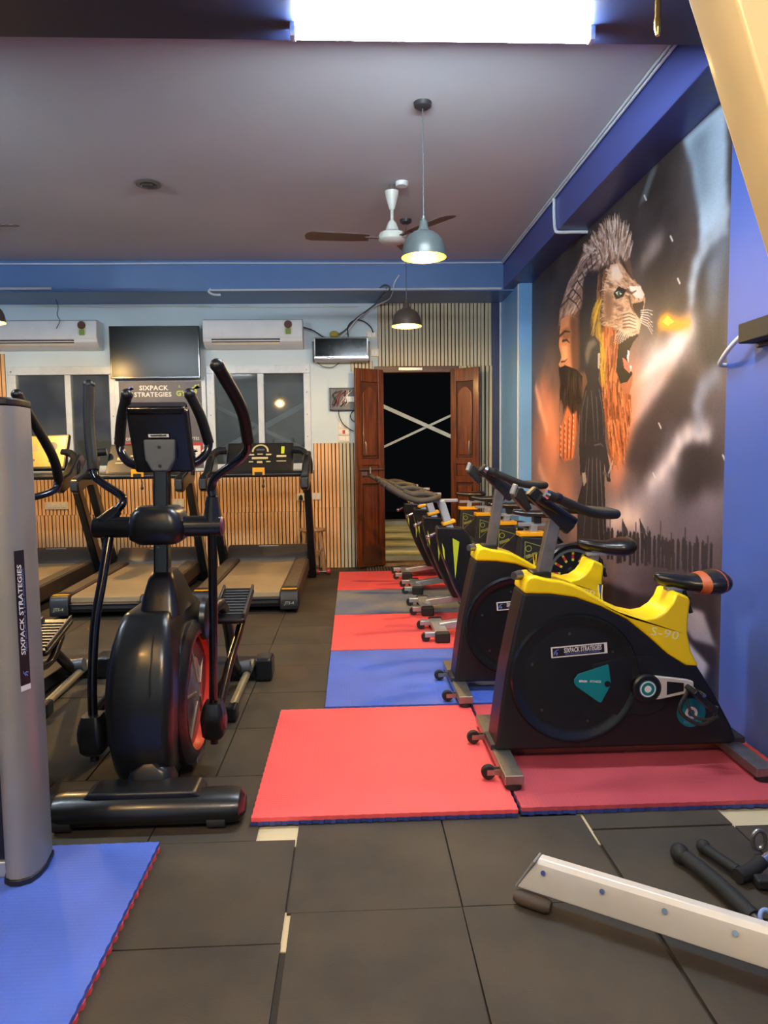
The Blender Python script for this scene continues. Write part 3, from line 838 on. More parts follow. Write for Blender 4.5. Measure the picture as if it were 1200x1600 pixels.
# black box with white cable on the near pillar
T = Thing('wall_box', 'black wall box with short white cable on the blue pillar', 'wall box', (1.65, 2.88, 1.67))
T.part('case', MB().box(1.575, 1.645, 2.60, 2.95, 1.678, 1.758), blk_r, 0.006)
T.part('mounting_plate', MB().box(1.64, 1.65, 2.62, 2.93, 1.66, 1.775), dark_pl, 0.003)
T.part('lead', MB().tube(cr([(1.61, 2.94, 1.72), (1.6, 2.98, 1.71), (1.59, 3.04, 1.675), (1.6, 3.12, 1.64), (1.63, 3.195, 1.625), (1.67, 3.2, 1.622)], 6), 0.010, 10), white_pl)

# door mat
T = Thing('door_mat', 'ribbed dark rubber mat before the threshold', 'mat', (0.72, 7.8, 0.0))
T.part('base', MB().box(0.12, 1.3, 7.62, 7.98, 0.0, 0.008), blk_r)
rm = MB().box(-0.008, 0.008, -0.17, 0.17, 0, 0.008).mesh('rib')
rm.materials.append(M('mat_rib', (92, 84, 66), 0.8))
for k in range(38):
    o = bpy.data.objects.new('rib', rm); COL.objects.link(o); o.parent = T.e
    o.location = (-0.57 + k * 0.0305, 0.0, 0.007)

# ------------------------------------------------------------------ foam mats
def jig(x0, x1, y0, y1, amp, n):
    """Rectangle outline with jigsaw teeth on every side."""
    pts = []
    def side(ax, ay, bx, by):
        L = math.hypot(bx - ax, by - ay)
        dx, dy = (bx - ax) / L, (by - ay) / L
        nx, ny = dy, -dx
        for i in range(n):
            for t, k in ((0.0, -1), (0.42, -1), (0.55, 1), (0.9, 1)):
                s_ = (i + t) / n * L
                a = amp * k * random.uniform(0.75, 1.1)
                pts.append((ax + dx * s_ + nx * a, ay + dy * s_ + ny * a))
    side(x0, y0, x1, y0); side(x1, y0, x1, y1); side(x1, y1, x0, y1); side(x0, y1, x0, y0)
    return pts
def foam_mat(label, x0, x1, y0, y1, top, bottom):
    T = Thing('foam_mat', label, 'mat', ((x0 + x1) / 2, (y0 + y1) / 2, 0.0), 'interlocking foam mats')
    T.part('bottom_layer', MB().prism(jig(x0, x1, y0, y1, 0.003, 22), 'xy', 0.0005, 0.014), bottom)
    T.part('top_layer', MB().prism(jig(x0, x1, y0, y1, 0.0009, 22), 'xy', 0.014, 0.028), top)
    return T
foam_mat('bright red foam mat lying nearest, bare, before the front bike', -0.36, 0.552, 2.395, 3.445, mat_red, mat_navy)
foam_mat('worn dusky red foam mat under the nearest yellow bike', 0.566, 1.63, 2.405, 3.445, mat_dusk, mat_navy)
foam_mat('clean blue foam mat at the foot of the second yellow bike', -0.15, 0.85, 3.47, 4.482, mat_blue, mat_blue)
foam_mat('blue foam mat underneath the second yellow bike by the mural', 0.866, 1.765, 3.47, 4.482, mat_blue, mat_navy)
foam_mat('red foam mat in the aisle between the blue and the scuffed grey mat', -0.15, 0.85, 4.498, 5.51, mat_red, mat_navy)
foam_mat('red foam mat under the third bike by the mural', 0.866, 1.765, 4.498, 5.51, mat_red, mat_navy)
foam_mat('scuffed grey-blue foam mat in the aisle', -0.15, 0.85, 5.526, 6.515, mat_grey, mat_red)
foam_mat('scuffed grey-blue foam mat under the fourth bike by the mural', 0.866, 1.765, 5.526, 6.515, mat_grey, mat_red)
foam_mat('red foam mat farthest off, before the door mat', -0.15, 0.85, 6.531, 7.56, mat_red, mat_navy)
foam_mat('red foam mat under the farthest bike by the mural', 0.866, 1.765, 6.531, 7.56, mat_red, mat_navy)
foam_mat('blue foam mat with red underside below the silver weight tower', -1.66, -0.632, 1.24, 2.262, mat_blue, mat_red)
MT = 0.028

# ------------------------------------------------------------------ yellow and black indoor bikes
def yellow_bike(label, dx, dy, hz, sz, saddle_mats, yaw):
    ox, oy = 1.03 + dx, 2.85 + dy
    T = Thing('exercise_bike', label, 'exercise bike', (ox, oy, MT), 'yellow and black exercise bikes')
    T.o = (1.03, 2.85, MT)                       # parts are drawn in the first bike's place, then carried by the empty
    yn, yf = 2.765, 2.935
    body = [(.545, .078), (.565, .24), (.588, .40), (.625, .58), (.655, .708), (.76, .706), (.859, .69), (.96, .652), (1.062, .60), (1.15, .528), (1.23, .456), (1.29, .418), (1.352, .397), (1.42, .29), (1.49, .16), (1.515, .10), (1.50, .078)]
    sh = T.part('body_shell', MB().prism(body, 'xz', yn, yf), M('bike_black_shell', (22, 22, 24), 0.42, var=0.12, spec=0.4), 0.014, seg=3)
    ytop = [(.655, .704), (.66, .74), (.672, .768), (.70, .772), (.745, .760), (.80, .752), (.859, .732), (.935, .69), (1.011, .643), (1.075, .612), (1.139, .597), (1.18, .604), (1.215, .626), (1.238, .655), (1.252, .69), (1.262, .697), (1.308, .678), (1.314, .66), (1.308, .60), (1.306, .533), (1.322, .46), (1.356, .398), (1.30, .404), (1.23, .450), (1.15, .522), (1.062, .594), (.96, .646), (.859, .684), (.76, .70)]
    yc = T.part('yellow_cowl', MB().prism(ytop, 'xz', yn - 0.006, yf + 0.006), yellow, 0.012, seg=3, label='bright yellow top cowl')
    T.part('model_lettering', text_mb('S-90', 0.048, (1.212, yn - 0.006, 0.535), (1, 0, -0.2), (0.2, 0, 1), 0.0016, sx=1.25, space=1.1), M('pale_yellow_print', (255, 244, 190), 0.5), under=yc)
    # flywheel cover: a raised ring, a dished disc
    c = (0.858, yn, 0.366)
    wc = T.part('wheel_cover', MB().lathe([(0.0, 0.005), (0.2, 0.006), (0.226, 0.008), (0.238, 0.016), (0.25, 0.017), (0.258, 0.0)], c, (0, -1, 0), 56), blk_s)
    for a in (0.6, 1.7, 2.8, 3.9, 5.0, 6.0):
        px, pz = c[0] + 0.18 * math.cos(a), c[2] + 0.18 * math.sin(a)
        T.part('screw', MB().cyl((px, yn - 0.004, pz), (px, yn - 0.009, pz), 0.006, n=10), dark_pl, under=wc)
    T.part('wheel_cover', MB().lathe([(0.0, 0.005), (0.2, 0.006), (0.226, 0.008), (0.238, 0.016), (0.25, 0.017), (0.258, 0.0)], (c[0], yf, c[2]), (0, 1, 0), 40), blk_s)
    ch = [(1.134 + 0.12 * math.cos(t), 0.33 + 0.12 * math.sin(t)) for t in [math.radians(x) for x in range(-110, 100, 15)]] + [(1.05, .446), (.93, .42), (.93, .25), (1.03, .21)]
    T.part('chain_cover', MB().prism(ch, 'xz', yn - 0.009, yn + 0.002), blk, 0.003)
    tb = T.part('teal_badge', MB().prism([(.852, .362), (.868, .384), (.985, .42), (.99, .414), (.999, .345), (.995, .33), (.962, .268), (.95, .27), (.862, .335), (.853, .348)], 'xz', yn - 0.012, yn - 0.008), teal, 0.002)
    T.part('badge_lettering', text_mb('FITNESS', 0.0125, (.937, yn - 0.012, .3525), (1, 0, -0.06), (0.06, 0, 1), 0.001, bold=0.0002), ink, under=tb)
    T.part('badge_print', marks_mb(5, .0105, (.888, yn - 0.012, .3555), (1, 0, -0.06), (0.06, 0, 1), 0.001), ink, under=tb)
    T.part('badge_screw', MB().cyl((.985, yn - 0.008, .342), (.985, yn - 0.014, .342), 0.012, n=16), blk, under=tb)
    sticker(T, (.873, yn - 0.0075, .478), (1, 0, 0.07), (-0.07, 0, 1), 0.222, 0.043)
    td = T.part('teal_disc', MB().lathe([(0, 0.002), (0.058, 0.002), (0.058, 0.0)], (1.327, yn, .213), (0, -1, 0), 36), teal)
    T.part('disc_ring', MB().lathe([(0.014, 0.003), (0.025, 0.003)], (1.327, yn, .213), (0, -1, 0), 28), ink, under=td)
    T.part('disc_lettering', text_mb('FITNESS', 0.016, (1.325, yn - 0.002, .175), (1, 0, 0.05), (0, 0, 1), 0.001), ink_b, under=td)
    # cranks and pedals
    for side, ys, sg in ((0, yn - 0.012, 1), (1, yf + 0.012, -1)):
        dirs = 1 if side == 0 else -1
        cx, cz = 1.134, .327
        yo = ys - 0.022 * sg
        ck = T.part('crank', MB().prism([(cx - 0.01, cz + .052), (cx + dirs * .06, cz + .044), (cx + dirs * .16, cz + .03), (cx + dirs * .185, cz + .022), (cx + dirs * .187, cz - .014), (cx + dirs * .165, cz - .024), (cx + dirs * .06, cz - .044), (cx - 0.01, cz - .052)], 'xz', min(ys, yo), max(ys, yo)), silver_w, 0.004)
        T.part('crank_slot', MB().prism([(cx + dirs * .078, cz + .026), (cx + dirs * .145, cz + .018), (cx + dirs * .145, cz - .014), (cx + dirs * .078, cz - .028)], 'xz', yo - 0.001 * sg, yo + 0.002 * sg), blk, 0, under=ck)
        hub = T.part('crank_hub', MB().lathe([(0, 0.006), (0.05, 0.006), (0.057, 0.0), (0.057, -0.025)], (cx, yo, cz), (0, -sg, 0), 32), blk)
        T.part('hub_disc', MB().lathe([(0, 0.008), (0.034, 0.008), (0.034, 0.005)], (cx, yo, cz), (0, -sg, 0), 28), teal, under=hub)
        T.part('hub_ring', MB().lathe([(0.026, 0.009), (0.031, 0.009)], (cx, yo, cz), (0, -sg, 0), 28).lathe([(0.0, 0.009), (0.014, 0.009)], (cx, yo, cz), (0, -sg, 0), 20), ink, under=hub)
        pxx = cx + dirs * .178
        y2 = yo - sg * 0.1
        pd = T.part('pedal', MB().bar((pxx - 0.03 * dirs, (yo + y2) / 2, cz + .012), (pxx + .055 * dirs, (yo + y2) / 2, cz - .07), 0.085, 0.022), blk, 0.005)
        T.part('pedal_axle', MB().cyl((pxx, yo, cz), (pxx, y2, cz), 0.008, n=10), chrome, under=pd)
        T.part('toe_cage', MB().tube(cr([(pxx - .02, yo - sg * .02, cz + .0), (pxx - .06, yo - sg * .03, cz - .08), (pxx + .01, yo - sg * .05, cz - .13), (pxx + .07, yo - sg * .07, cz - .09)], 6), 0.008, 8), blk_r, under=pd)
        T.part('pedal_strap', MB().tube(cr([(pxx - .035, yo - sg * .015, cz - .02), (pxx - .01, yo - sg * .04, cz - .1), (pxx + .05, yo - sg * .06, cz - .105), (pxx + .06, yo - sg * .08, cz - .05)], 6), 0.006, 8), dark_pl, under=pd)
    # stabilisers
    for nm, xa, xb in (('front_stabilizer', .535, .605), ('rear_stabilizer', 1.468, 1.54)):
        st = T.part(nm, MB().box(xa, xb, 2.535, 3.165, .046, .082), steel, 0.004)
        T.part('mounting_block', MB().box(xa - .005, xb + .02, 2.78, 2.92, .075, .1), dark_pl, 0.004, under=st)
        for yy in (2.56, 3.14):
            T.part('levelling_foot', MB().cyl(((xa + xb) / 2, yy, .028), ((xa + xb) / 2, yy, .048), 0.03, n=16), blk_r, under=st)
        if nm[0] == 'f':
            for yy in (2.63, 2.97):
                wh = T.part('transport_wheel', MB().lathe([(0.008, -0.012), (0.024, -0.012), (0.027, -0.008), (0.027, 0.008), (0.024, 0.012), (0.008, 0.012)], (.492, yy, .058), (0, 1, 0), 24), blk_r, under=st)
                T.part('wheel_fork', MB().box(.485, .54, yy - .016, yy - .012, .05, .07).box(.485, .54, yy + .012, yy + .016, .05, .07), steel, under=st)
    # handlebar post, bracket and bars
    pt = Vector((.797, 2.85, .985 + hz))
    hp = T.part('handlebar_post', MB().bar((.745, 2.85, .74), pt, .042, .05, (1, 0, 0)), steel, 0.004)
    T.part('post_clamp', MB().box(.70, .775, 2.80, 2.90, .752, .78), blk, 0.006)
    T.part('adjusting_knob', MB().cyl((.66, 2.84, .765), (.63, 2.82, .765), .02, .016, n=14), steel)
    T.part('post_pin', MB().cyl((.965, 2.79, .655), (.965, 2.79, .73), .006, .01, n=10), chrome)
    br = T.part('bar_bracket', MB().bar((.86, 2.85, .94 + hz), (.70, 2.85, 1.1 + hz), .055, .05, (1, 0, 0.9)), blk, 0.008)
    hd = T.part('console_holder', MB().prism([(.628, 1.075 + hz), (.645, 1.115 + hz), (.665, 1.11 + hz), (.70, 1.03 + hz), (.68, 1.015 + hz)], 'xz', 2.81, 2.89), blk, 0.006, under=br)
    T.part('holder_clip', MB().bar((.628, 2.85, 1.085 + hz), (.642, 2.85, 1.125 + hz), .05, .012, (1, 0, 0)), silver, 0.003, under=br)
    R = Matrix.Rotation(yaw, 3, 'Z')
    C0 = Vector((.86, 2.85, 1.04 + hz))
    L = lambda x, y, z: C0 + R @ Vector((x, y, z))
    pts = cr([L(-.17, -.14, .05), L(-.10, -.15, .02), L(.0, -.15, -.02), L(.09, -.145, -.032), L(.135, -.11, -.032), L(.15, 0, -.03), L(.135, .11, -.032), L(.09, .145, -.032), L(.0, .15, -.02), L(-.10, .15, .02), L(-.17, .14, .05)], 6)
    hb = T.part('handlebar', MB().tube(pts, .0175, 12), foam)
    T.part('cross_tube', MB().cyl(L(-.12, -.15, .03), L(-.12, .15, .03), .014, n=12), blk)
    T.part('stem', MB().cyl(L(-.14, 0, .03), L(.02, 0, -.07), .02, n=12), blk)
    for sg in (-1, 1):
        T.part('bar_cap', MB().cyl(L(-.172, .14 * sg, .051), L(-.185, .138 * sg, .058), .0185, .015, n=12), chrome, under=hb)
        T.part('bar_clamp', MB().cyl(L(-.145, .144 * sg, .041), L(-.13, .146 * sg, .034), .021, n=12), blk, under=hb)
    # saddle
    T.part('seat_slider', MB().box(1.25, 1.42, 2.83, 2.87, .69 + sz * .6, .706 + sz * .6), silver, 0.003)
    T.part('seat_post', MB().bar((1.285, 2.85, .60), (1.30, 2.85, .70 + sz), .036, .036, (1, 0, 0)), steel, 0.003)
    T.part('seat_lever', MB().bar((1.325, 2.85, .69), (1.345, 2.82, .60), .014, .014), blk, 0.003)
    T.part('seat_knob', MB().cyl((1.31, 2.85, .645), (1.35, 2.84, .645), .017, n=14), dark_pl)
    T.part('seat_clamp', MB().box(1.34, 1.40, 2.82, 2.88, .70 + sz, .73 + sz), blk, 0.006)
    z0 = .752 + sz
    rings = []
    for x, hw, zt, th in [(1.205, .012, .006, .026), (1.22, .026, .012, .046), (1.29, .036, .006, .062), (1.35, .055, .0, .07), (1.40, .088, .01, .09), (1.44, .105, .018, .1), (1.475, .095, .016, .09), (1.498, .06, .0, .055), (1.505, .03, -.012, .02)]:
        rings.append([(x, 2.85 + hw * math.cos(t), z0 + zt - th / 2 + th / 2 * math.sin(t)) for t in [2 * math.pi * k / 16 for k in range(16)]])
    sd = T.part('saddle', MB().loft(rings), saddle_mats[0], ang=60)
    if saddle_mats[1] is not None:
        for i0, (xa, xb) in enumerate(((1.372, 1.402), (1.455, 1.486))):
            rr = []
            for x in (xa, xb):
                for a, b in zip(rings[:-1], rings[1:]):
                    if a[0][0] <= x <= b[0][0]:
                        t = (x - a[0][0]) / (b[0][0] - a[0][0])
                        cz = z0 - .03
                        r_ = [tuple(p[k] * (1 - t) + q[k] * t for k in range(3)) for p, q in zip(a, b)]
                        rr.append([(x, 2.85 + (p[1] - 2.85) * 1.03, cz + (p[2] - cz) * 1.04) for p in r_])
            T.part('saddle_panel', MB().loft(rr), saddle_mats[1], under=sd)
    T.e.location = (ox, oy, MT)
    return T
seat_blk = M('saddle_vinyl', (22, 20, 22), 0.34, var=0.15, coat=0.2)
yellow_bike('nearest yellow and black exercise bike with orange-trimmed saddle', 0, 0, 0.0, 0.0, (seat_blk, orange), math.radians(14))
yellow_bike('second yellow and black exercise bike with raised handlebars and plain black saddle', -0.04, 0.87, 0.075, 0.035, (seat_blk, None), math.radians(6))

# ------------------------------------------------------------------ black spin bikes farther back
def spin_bike():
    Y0 = 4.84
    T = Thing('spin_bike', '', 'exercise bike', (1.0, Y0, MT), 'black spin bikes with amber collars')
    zf = MT
    st = T.part('front_stabilizer', MB().box(.525, .61, Y0 - .2, Y0 + .2, .052, .095), silver, 0.008)
    for yy in (Y0 - .215, Y0 + .215):
        T.part('end_cap', MB().box(.52, .615, yy - .03, yy + .03, zf, .098), blk_r, 0.012, under=st)
    for yy in (Y0 - .17, Y0 + .17):
        T.part('wheel_bracket', MB().box(.455, .53, yy - .025, yy + .025, .055, .09), silver, 0.006, under=st)
        T.part('transport_wheel', MB().cyl((.462, yy - .02, .056), (.462, yy + .02, .056), .028, n=18), blk_r, under=st)
    T.part('base_tube', MB().bar((.57, Y0, .085), (.86, Y0, .125), .07, .05).bar((.86, Y0, .125), (1.55, Y0, .10), .07, .05), silver, 0.006)
    rs = T.part('rear_stabilizer', MB().box(1.53, 1.61, Y0 - .2, Y0 + .2, .05, .092), silver, 0.008)
    for yy in (Y0 - .215, Y0 + .215):
        T.part('end_cap', MB().box(1.525, 1.615, yy - .03, yy + .03, zf, .095), blk_r, 0.012, under=rs)
    shell = [(.555, .765), (.725, .755), (.775, .70), (.80, .60), (.87, .16), (.85, .13), (.78, .13), (.665, .36), (.585, .58), (.555, .70)]
    fs = T.part('front_shell', MB().prism(shell, 'xz', Y0 - .07, Y0 + .07), blk_s, 0.012)
    for sg in (-1, 1):
        y = Y0 + sg * .0712
        T.part('lime_stripe', MB().prism([(.655, .69), (.70, .665), (.672, .42)], 'xz', min(y, y + sg * .002), max(y, y + sg * .002)), lime, under=fs)
        T.part('lime_stripe', MB().prism([(.585, .66), (.60, .62), (.605, .54), (.592, .58)], 'xz', min(y, y + sg * .002), max(y, y + sg * .002)), lime, under=fs)
    T.part('tension_knob', MB().cyl((.545, Y0 - .02, .715), (.51, Y0 - .03, .70), .014, n=14).ell((.50, Y0 - .033, .697), (.02, .018, .018), 12, 8), chrome)
    ph = T.part('handlebar_post', MB().bar((.655, Y0, .72), (.585, Y0, .935), .075, .05, (1, 0, 0)), M('pale_blue_grey_paint', (168, 176, 182), 0.4, metal=0.2, var=0.05), 0.006)
    T.part('collar', MB().bar((.641, Y0, .778), (.635, Y0, .80), .095, .09, (1, 0, 0)), amber, 0.006, label='amber clamp collar')
    T.part('bar_slider', MB().box(.53, .70, Y0 - .02, Y0 + .02, .925, .945), silver, 0.003, under=ph)
    for sg in (-1, 1):
        hb = T.part('handlebar', MB().tube(cr([(.55, Y0, .965), (.56, Y0 + sg * .10, .965), (.53, Y0 + sg * .165, .958), (.44, Y0 + sg * .18, .945), (.37, Y0 + sg * .18, .96), (.29, Y0 + sg * .175, 1.0), (.225, Y0 + sg * .17, 1.04)], 6), .0195, 12), dusty)
        T.part('inner_loop', MB().tube(cr([(.545, Y0 + sg * .12, .972), (.47, Y0 + sg * .09, .985), (.40, Y0 + sg * .07, .98), (.34, Y0 + sg * .06, 1.0)], 6), .0175, 10), dusty)
        for k in range(5):
            x = .235 + k * .017
            T.part('grip_ring', MB().cyl((x, Y0 + sg * .1705, 1.034 - k * .0105), (x + .008, Y0 + sg * .171, 1.03 - k * .0105), .0225, n=12), dusty, under=hb)
    T.part('top_tube', MB().bar((.76, Y0, .60), (1.14, Y0, .42), .07, .09), dark_pl, 0.012)
    T.part('lower_tube', MB().bar((.80, Y0, .30), (1.16, Y0, .30), .07, .08), dark_pl, 0.012)
    T.part('lime_wedge', MB().prism([(.80, .60), (.88, .585), (.83, .555)], 'xz', Y0 - .05, Y0 + .05), lime)
    sh = T.part('seat_shell', MB().prism([(1.115, .69), (1.275, .68), (1.30, .42), (1.28, .14), (1.08, .14), (1.09, .42)], 'xz', Y0 - .06, Y0 + .06), M('dark_grey_shell', (36, 36, 38), 0.45, var=0.1), 0.012)
    tri = lambda a: [(1.19 + (x - 1.19) * a, .585 + (z - .585) * a) for x, z in [(1.14, .66), (1.27, .62), (1.135, .49)]]
    o1, o2 = tri(1.0), tri(0.92)
    tm = MB()
    for i in range(3):
        j = (i + 1) % 3
        tm.add([(o1[i][0], Y0 - .0625, o1[i][1]), (o1[j][0], Y0 - .0625, o1[j][1]), (o2[j][0], Y0 - .0625, o2[j][1]), (o2[i][0], Y0 - .0625, o2[i][1])], [(0, 1, 2, 3)])
    T.part('triangle_mark', tm, M('dull_yellow_line', (150, 150, 70), 0.5), under=sh)
    T.part('shell_emblem', MB().lathe([(.018, .0025), (.021, .0025)], (1.165, Y0 - .06, .61), (0, -1, 0), 20), lime, under=sh)
    T.part('shell_lettering', marks_mb(5, .026, (1.185, Y0 - .06, .565), (1, 0, .35), (-.35, 0, 1), .0025), MATS['dull_yellow_line'], under=sh)
    T.part('collar', MB().box(1.105, 1.285, Y0 - .06, Y0 + .06, .688, .718), amber, 0.006)
    T.part('seat_post', MB().bar((1.2, Y0, .65), (1.215, Y0, .765), .06, .045, (1, 0, 0)), silver, 0.004)
    T.part('seat_slider', MB().box(1.11, 1.34, Y0 - .02, Y0 + .02, .755, .778), silver, 0.003)
    T.part('seat_knob', MB().cyl((1.285, Y0 - .02, .62), (1.33, Y0 - .03, .61), .013, n=12).ell((1.34, Y0 - .033, .608), (.02, .018, .018), 12, 8), chrome)
    rings = []
    for x, hw, zt, th in [(1.07, .012, .0, .02), (1.085, .022, .004, .032), (1.16, .032, .0, .045), (1.23, .05, .0, .05), (1.29, .09, .006, .06), (1.33, .105, .008, .062), (1.36, .09, .006, .05), (1.375, .04, 0, .03)]:
        rings.append([(x, Y0 + hw * math.cos(t), .862 + zt - th / 2 + th / 2 * math.sin(t)) for t in [2 * math.pi * k / 14 for k in range(14)]])
    T.part('saddle', MB().loft(rings), seat_blk, ang=60)
    T.part('saddle_clamp', MB().box(1.21, 1.26, Y0 - .03, Y0 + .03, .775, .83), blk, 0.004)
    # rear flywheel
    c = Vector((1.48, Y0, .43))
    fw_ = T.part('flywheel', MB().lathe([(.0, -.008), (.165, -.008), (.17, -.02), (.195, -.02), (.195, .02), (.17, .02), (.165, .008), (.0, .008)], c, (0, 1, 0), 40), blk)
    fen = MB()
    prof = [(.196, -.045), (.209, -.04), (.214, 0), (.209, .04), (.196, .045)]
    n = 26
    vs, fs_ = [], []
    for i in range(n + 1):
        a = math.radians(-5 + i * 195 / n)
        for r_, yy in prof:
            vs.append(c + Vector((math.cos(a) * r_, yy, math.sin(a) * r_)))
    for i in range(n):
        for j in range(4):
            fs_.append((i * 5 + j, i * 5 + j + 1, (i + 1) * 5 + j + 1, (i + 1) * 5 + j))
    fen.add(vs, fs_)
    T.part('fender', fen, blk_s)
    T.part('wheel_ring', MB().lathe([(.148, -.0215), (.168, -.0215), (.168, -.009)], c, (0, 1, 0), 40), grey_pl, under=fw_)
    for k in range(12):
        a = k * math.pi / 6
        d = Vector((math.cos(a), 0, math.sin(a)))
        for r0, r1, m_ in ((.085, .10, ink_y), (.10, .13, ink_r), (.13, .158, lime)):
            T.part('spoke_mark', MB().bar(c + d * r0 + Vector((0, -.011, 0)), c + d * r1 + Vector((0, -.011, 0)), .005, .016, (-d.z, 0, d.x)), m_, under=fw_)
    T.part('hub', MB().lathe([(0, -.04), (.03, -.04), (.034, -.03), (.045, -.012), (.045, .012), (.03, .04), (0, .04)], c, (0, 1, 0), 24), blk_s, under=fw_)
    # cranks
    for sg, dd in ((-1, 1), (1, -1)):
        y = Y0 + sg * .085
        ck = T.part('crank', MB().bar((1.05, y, .34), (1.05 + dd * .16, y, .34 - dd * .05), .014, .03), silver, 0.003)
        T.part('pedal', MB().box(1.05 + dd * .16 - .045, 1.05 + dd * .16 + .045, min(y, y + sg * .1), max(y, y + sg * .1), .34 - dd * .05 - .012, .34 - dd * .05 + .012), blk, 0.004, under=ck)
    T.part('bottom_bracket', MB().cyl((1.05, Y0 - .09, .34), (1.05, Y0 + .09, .34), .05, n=20), blk)
    T.part('frame_bolt', MB().cyl((.79, Y0 - .075, .50), (.79, Y0 - .06, .50), .018, n=14).cyl((.80, Y0 - .075, .38), (.80, Y0 - .06, .38), .014, n=14), chrome)
    return T.e
sb = spin_bike()
SPIN_Y = [(4.84, 'black spin bike directly behind the second yellow bike'), (5.63, 'black spin bike standing on the scuffed grey-blue mat, second of its kind'),
          (6.47, 'third black spin bike from the front, one short of the door'), (7.22, 'farthest black spin bike, next to the open door')]
for i, (y, lb) in enumerate(SPIN_Y):
    o = sb if i == 0 else copy_tree(sb)
    o.location = (1.0 + (0.0, -0.015, -0.015, -0.05)[i], y, MT)
    o['label'] = lb

# ------------------------------------------------------------------ treadmills facing the back wall
def treadmill(label, cx, dy, kind):
    T = Thing('treadmill', label, 'treadmill', (cx, 6.7 + dy, 0.0), 'treadmills facing the back wall')
    T.o = (0.0, 6.7, 0.0)
    hw = .415
    fr_ = MB()
    fr_.prism([(5.76, .05), (5.74, .12), (7.35, .16), (7.55, .12), (7.55, .04)], 'yz', -hw + .02, hw - .02)
    T.part('deck_frame', fr_, blk, 0.006)
    T.part('belt', MB().prism([(5.79, .10), (5.765, .13), (5.775, .165), (5.80, .178), (7.42, .205), (7.42, .19), (5.85, .12)], 'yz', -.27, .27), belt_m, 0.006)
    T.part('rear_roller', MB().box(-.26, .26, 5.745, 5.78, .075, .125), dark_pl, 0.008)
    for sg in (-1, 1):
        x0, x1 = sorted((sg * .275, sg * hw))
        sr = T.part('side_rail', MB().prism([(5.86, .06), (5.86, .185), (7.36, .225), (7.4, .10)], 'yz', x0, x1), rail_m, 0.01)
        gp = T.part('rail_grip', MB().prism([(5.9, .186), (5.9, .19), (7.3, .227), (7.3, .223)], 'yz', x0 + .02, x1 - .02), M('rail_tread', (92, 78, 58), 0.7, var=0.3, scale=30), under=sr)
        ec = T.part('end_cap', MB().prism([(5.72, .03), (5.725, .15), (5.75, .183), (5.9, .188), (5.9, .03)], 'yz', x0 - .004, x1 + .004), blk, 0.01)
        T.part('yellow_strip', MB().box(x0 + .01, x1 - .01, 5.765, 5.80, .186, .19), amber, under=ec)
        T.part('cap_label', plate(((x0 + x1) / 2, 5.719, .085), X_, Z_, .1, .045, 0, .002), dark_pl, under=ec)
        T.part('cap_lettering', text_mb('JTS-4', .034, ((x0 + x1) / 2, 5.717, .085), X_, Z_, .001, shear=.2), M('pale_label_print', (190, 196, 150), 0.5), under=ec)
        T.part('levelling_foot', MB().cyl((sg * .36, 5.84, .0), (sg * .36, 5.84, .05), .028, n=14), blk_r)
        T.part('levelling_foot', MB().cyl((sg * .36, 7.5, .0), (sg * .36, 7.5, .06), .028, n=14), blk_r)
    hd = T.part('motor_hood', MB().prism([(7.28, .19), (7.3, .235), (7.40, .33), (7.48, .345), (7.57, .29), (7.58, .08), (7.3, .08)], 'yz', -hw + .005, hw - .005), M('hood_brown_grey', (62, 52, 44), 0.45, var=0.15), 0.02, seg=3)
    T.part('hood_badge', MB().box(-.1, .1, 7.405, 7.412, .322, .338), silver, 0.002, under=hd)
    # uprights, arms, console
    for sg in (-1, 1):
        x = sg * .44
        T.part('upright', MB().bar((x, 7.43, .03), (x, 6.78, 1.08), .08, .12, (0, 1, 0.6), .066, .10), blk_s, 0.012)
        arm = [(6.99, 1.24), (6.93, 1.29), (6.86, 1.285), (6.62, 1.115), (6.46, 1.085), (6.405, 1.06), (6.39, 1.01), (6.41, .955), (6.46, .94), (6.66, 1.0), (6.86, 1.0), (6.93, 1.06)]
        ar = T.part('arm', MB().prism(arm, 'yz', x - .038, x + .038), blk_s, 0.02, seg=3)
        T.part('arm_tip', MB().box(x - .03, x + .03, 6.383, 6.40, .965, 1.055), dark_pl, 0.01, under=ar)
        T.part('side_wing', MB().tube(cr([(sg * .31, 6.88, 1.30), (sg * .40, 6.86, 1.285), (sg * .455, 6.83, 1.2), (sg * .46, 6.8, 1.08)], 6), .035, 10), blk_s)
    T.part('heart_rate_bar', MB().cyl((-.44, 6.74, 1.075), (.44, 6.74, 1.075), .024, n=14), blk)
    T.part('front_tray', MB().box(-.40, .40, 6.76, 6.92, 1.08, 1.105), blk, 0.01)
    u0, u1 = Vector((0, 6.80, 1.10)), Vector((0, 6.98, 1.36))
    vdir = (u1 - u0).normalized()
    nrm = Vector((0, -vdir.z, vdir.y))
    cw = .31 if kind != 'left' else .36
    if kind == 'left':
        u0, u1 = Vector((0, 6.80, 1.16)), Vector((0, 6.94, 1.46))
        vdir = (u1 - u0).normalized()
        nrm = Vector((0, -vdir.z, vdir.y))
    cc = (u0 + u1) / 2
    con = T.part('console', plate(cc, X_, vdir, cw * 2, (u1 - u0).length + .03, -.05, 0.0), blk, 0.012)
    face_m = {'left': M('console_silver_warm_lit', (198, 164, 92), 0.3, metal=0.5, var=0.06), 'mid': dark_pl, 'right': M('console_black', (30, 30, 30), 0.35)}[kind]  # left face is a silver panel with warm pendant light put into its colour
    fc = T.part('console_face', plate(cc, X_, vdir, cw * 2 - .04, (u1 - u0).length - .02, 0.0, 0.004), face_m, 0.004)
    pr_ = M('console_print', (196, 186, 140), 0.5)
    at = lambda x, v, t=.005: cc + Vector((x, 0, 0)) + vdir * v + nrm * t
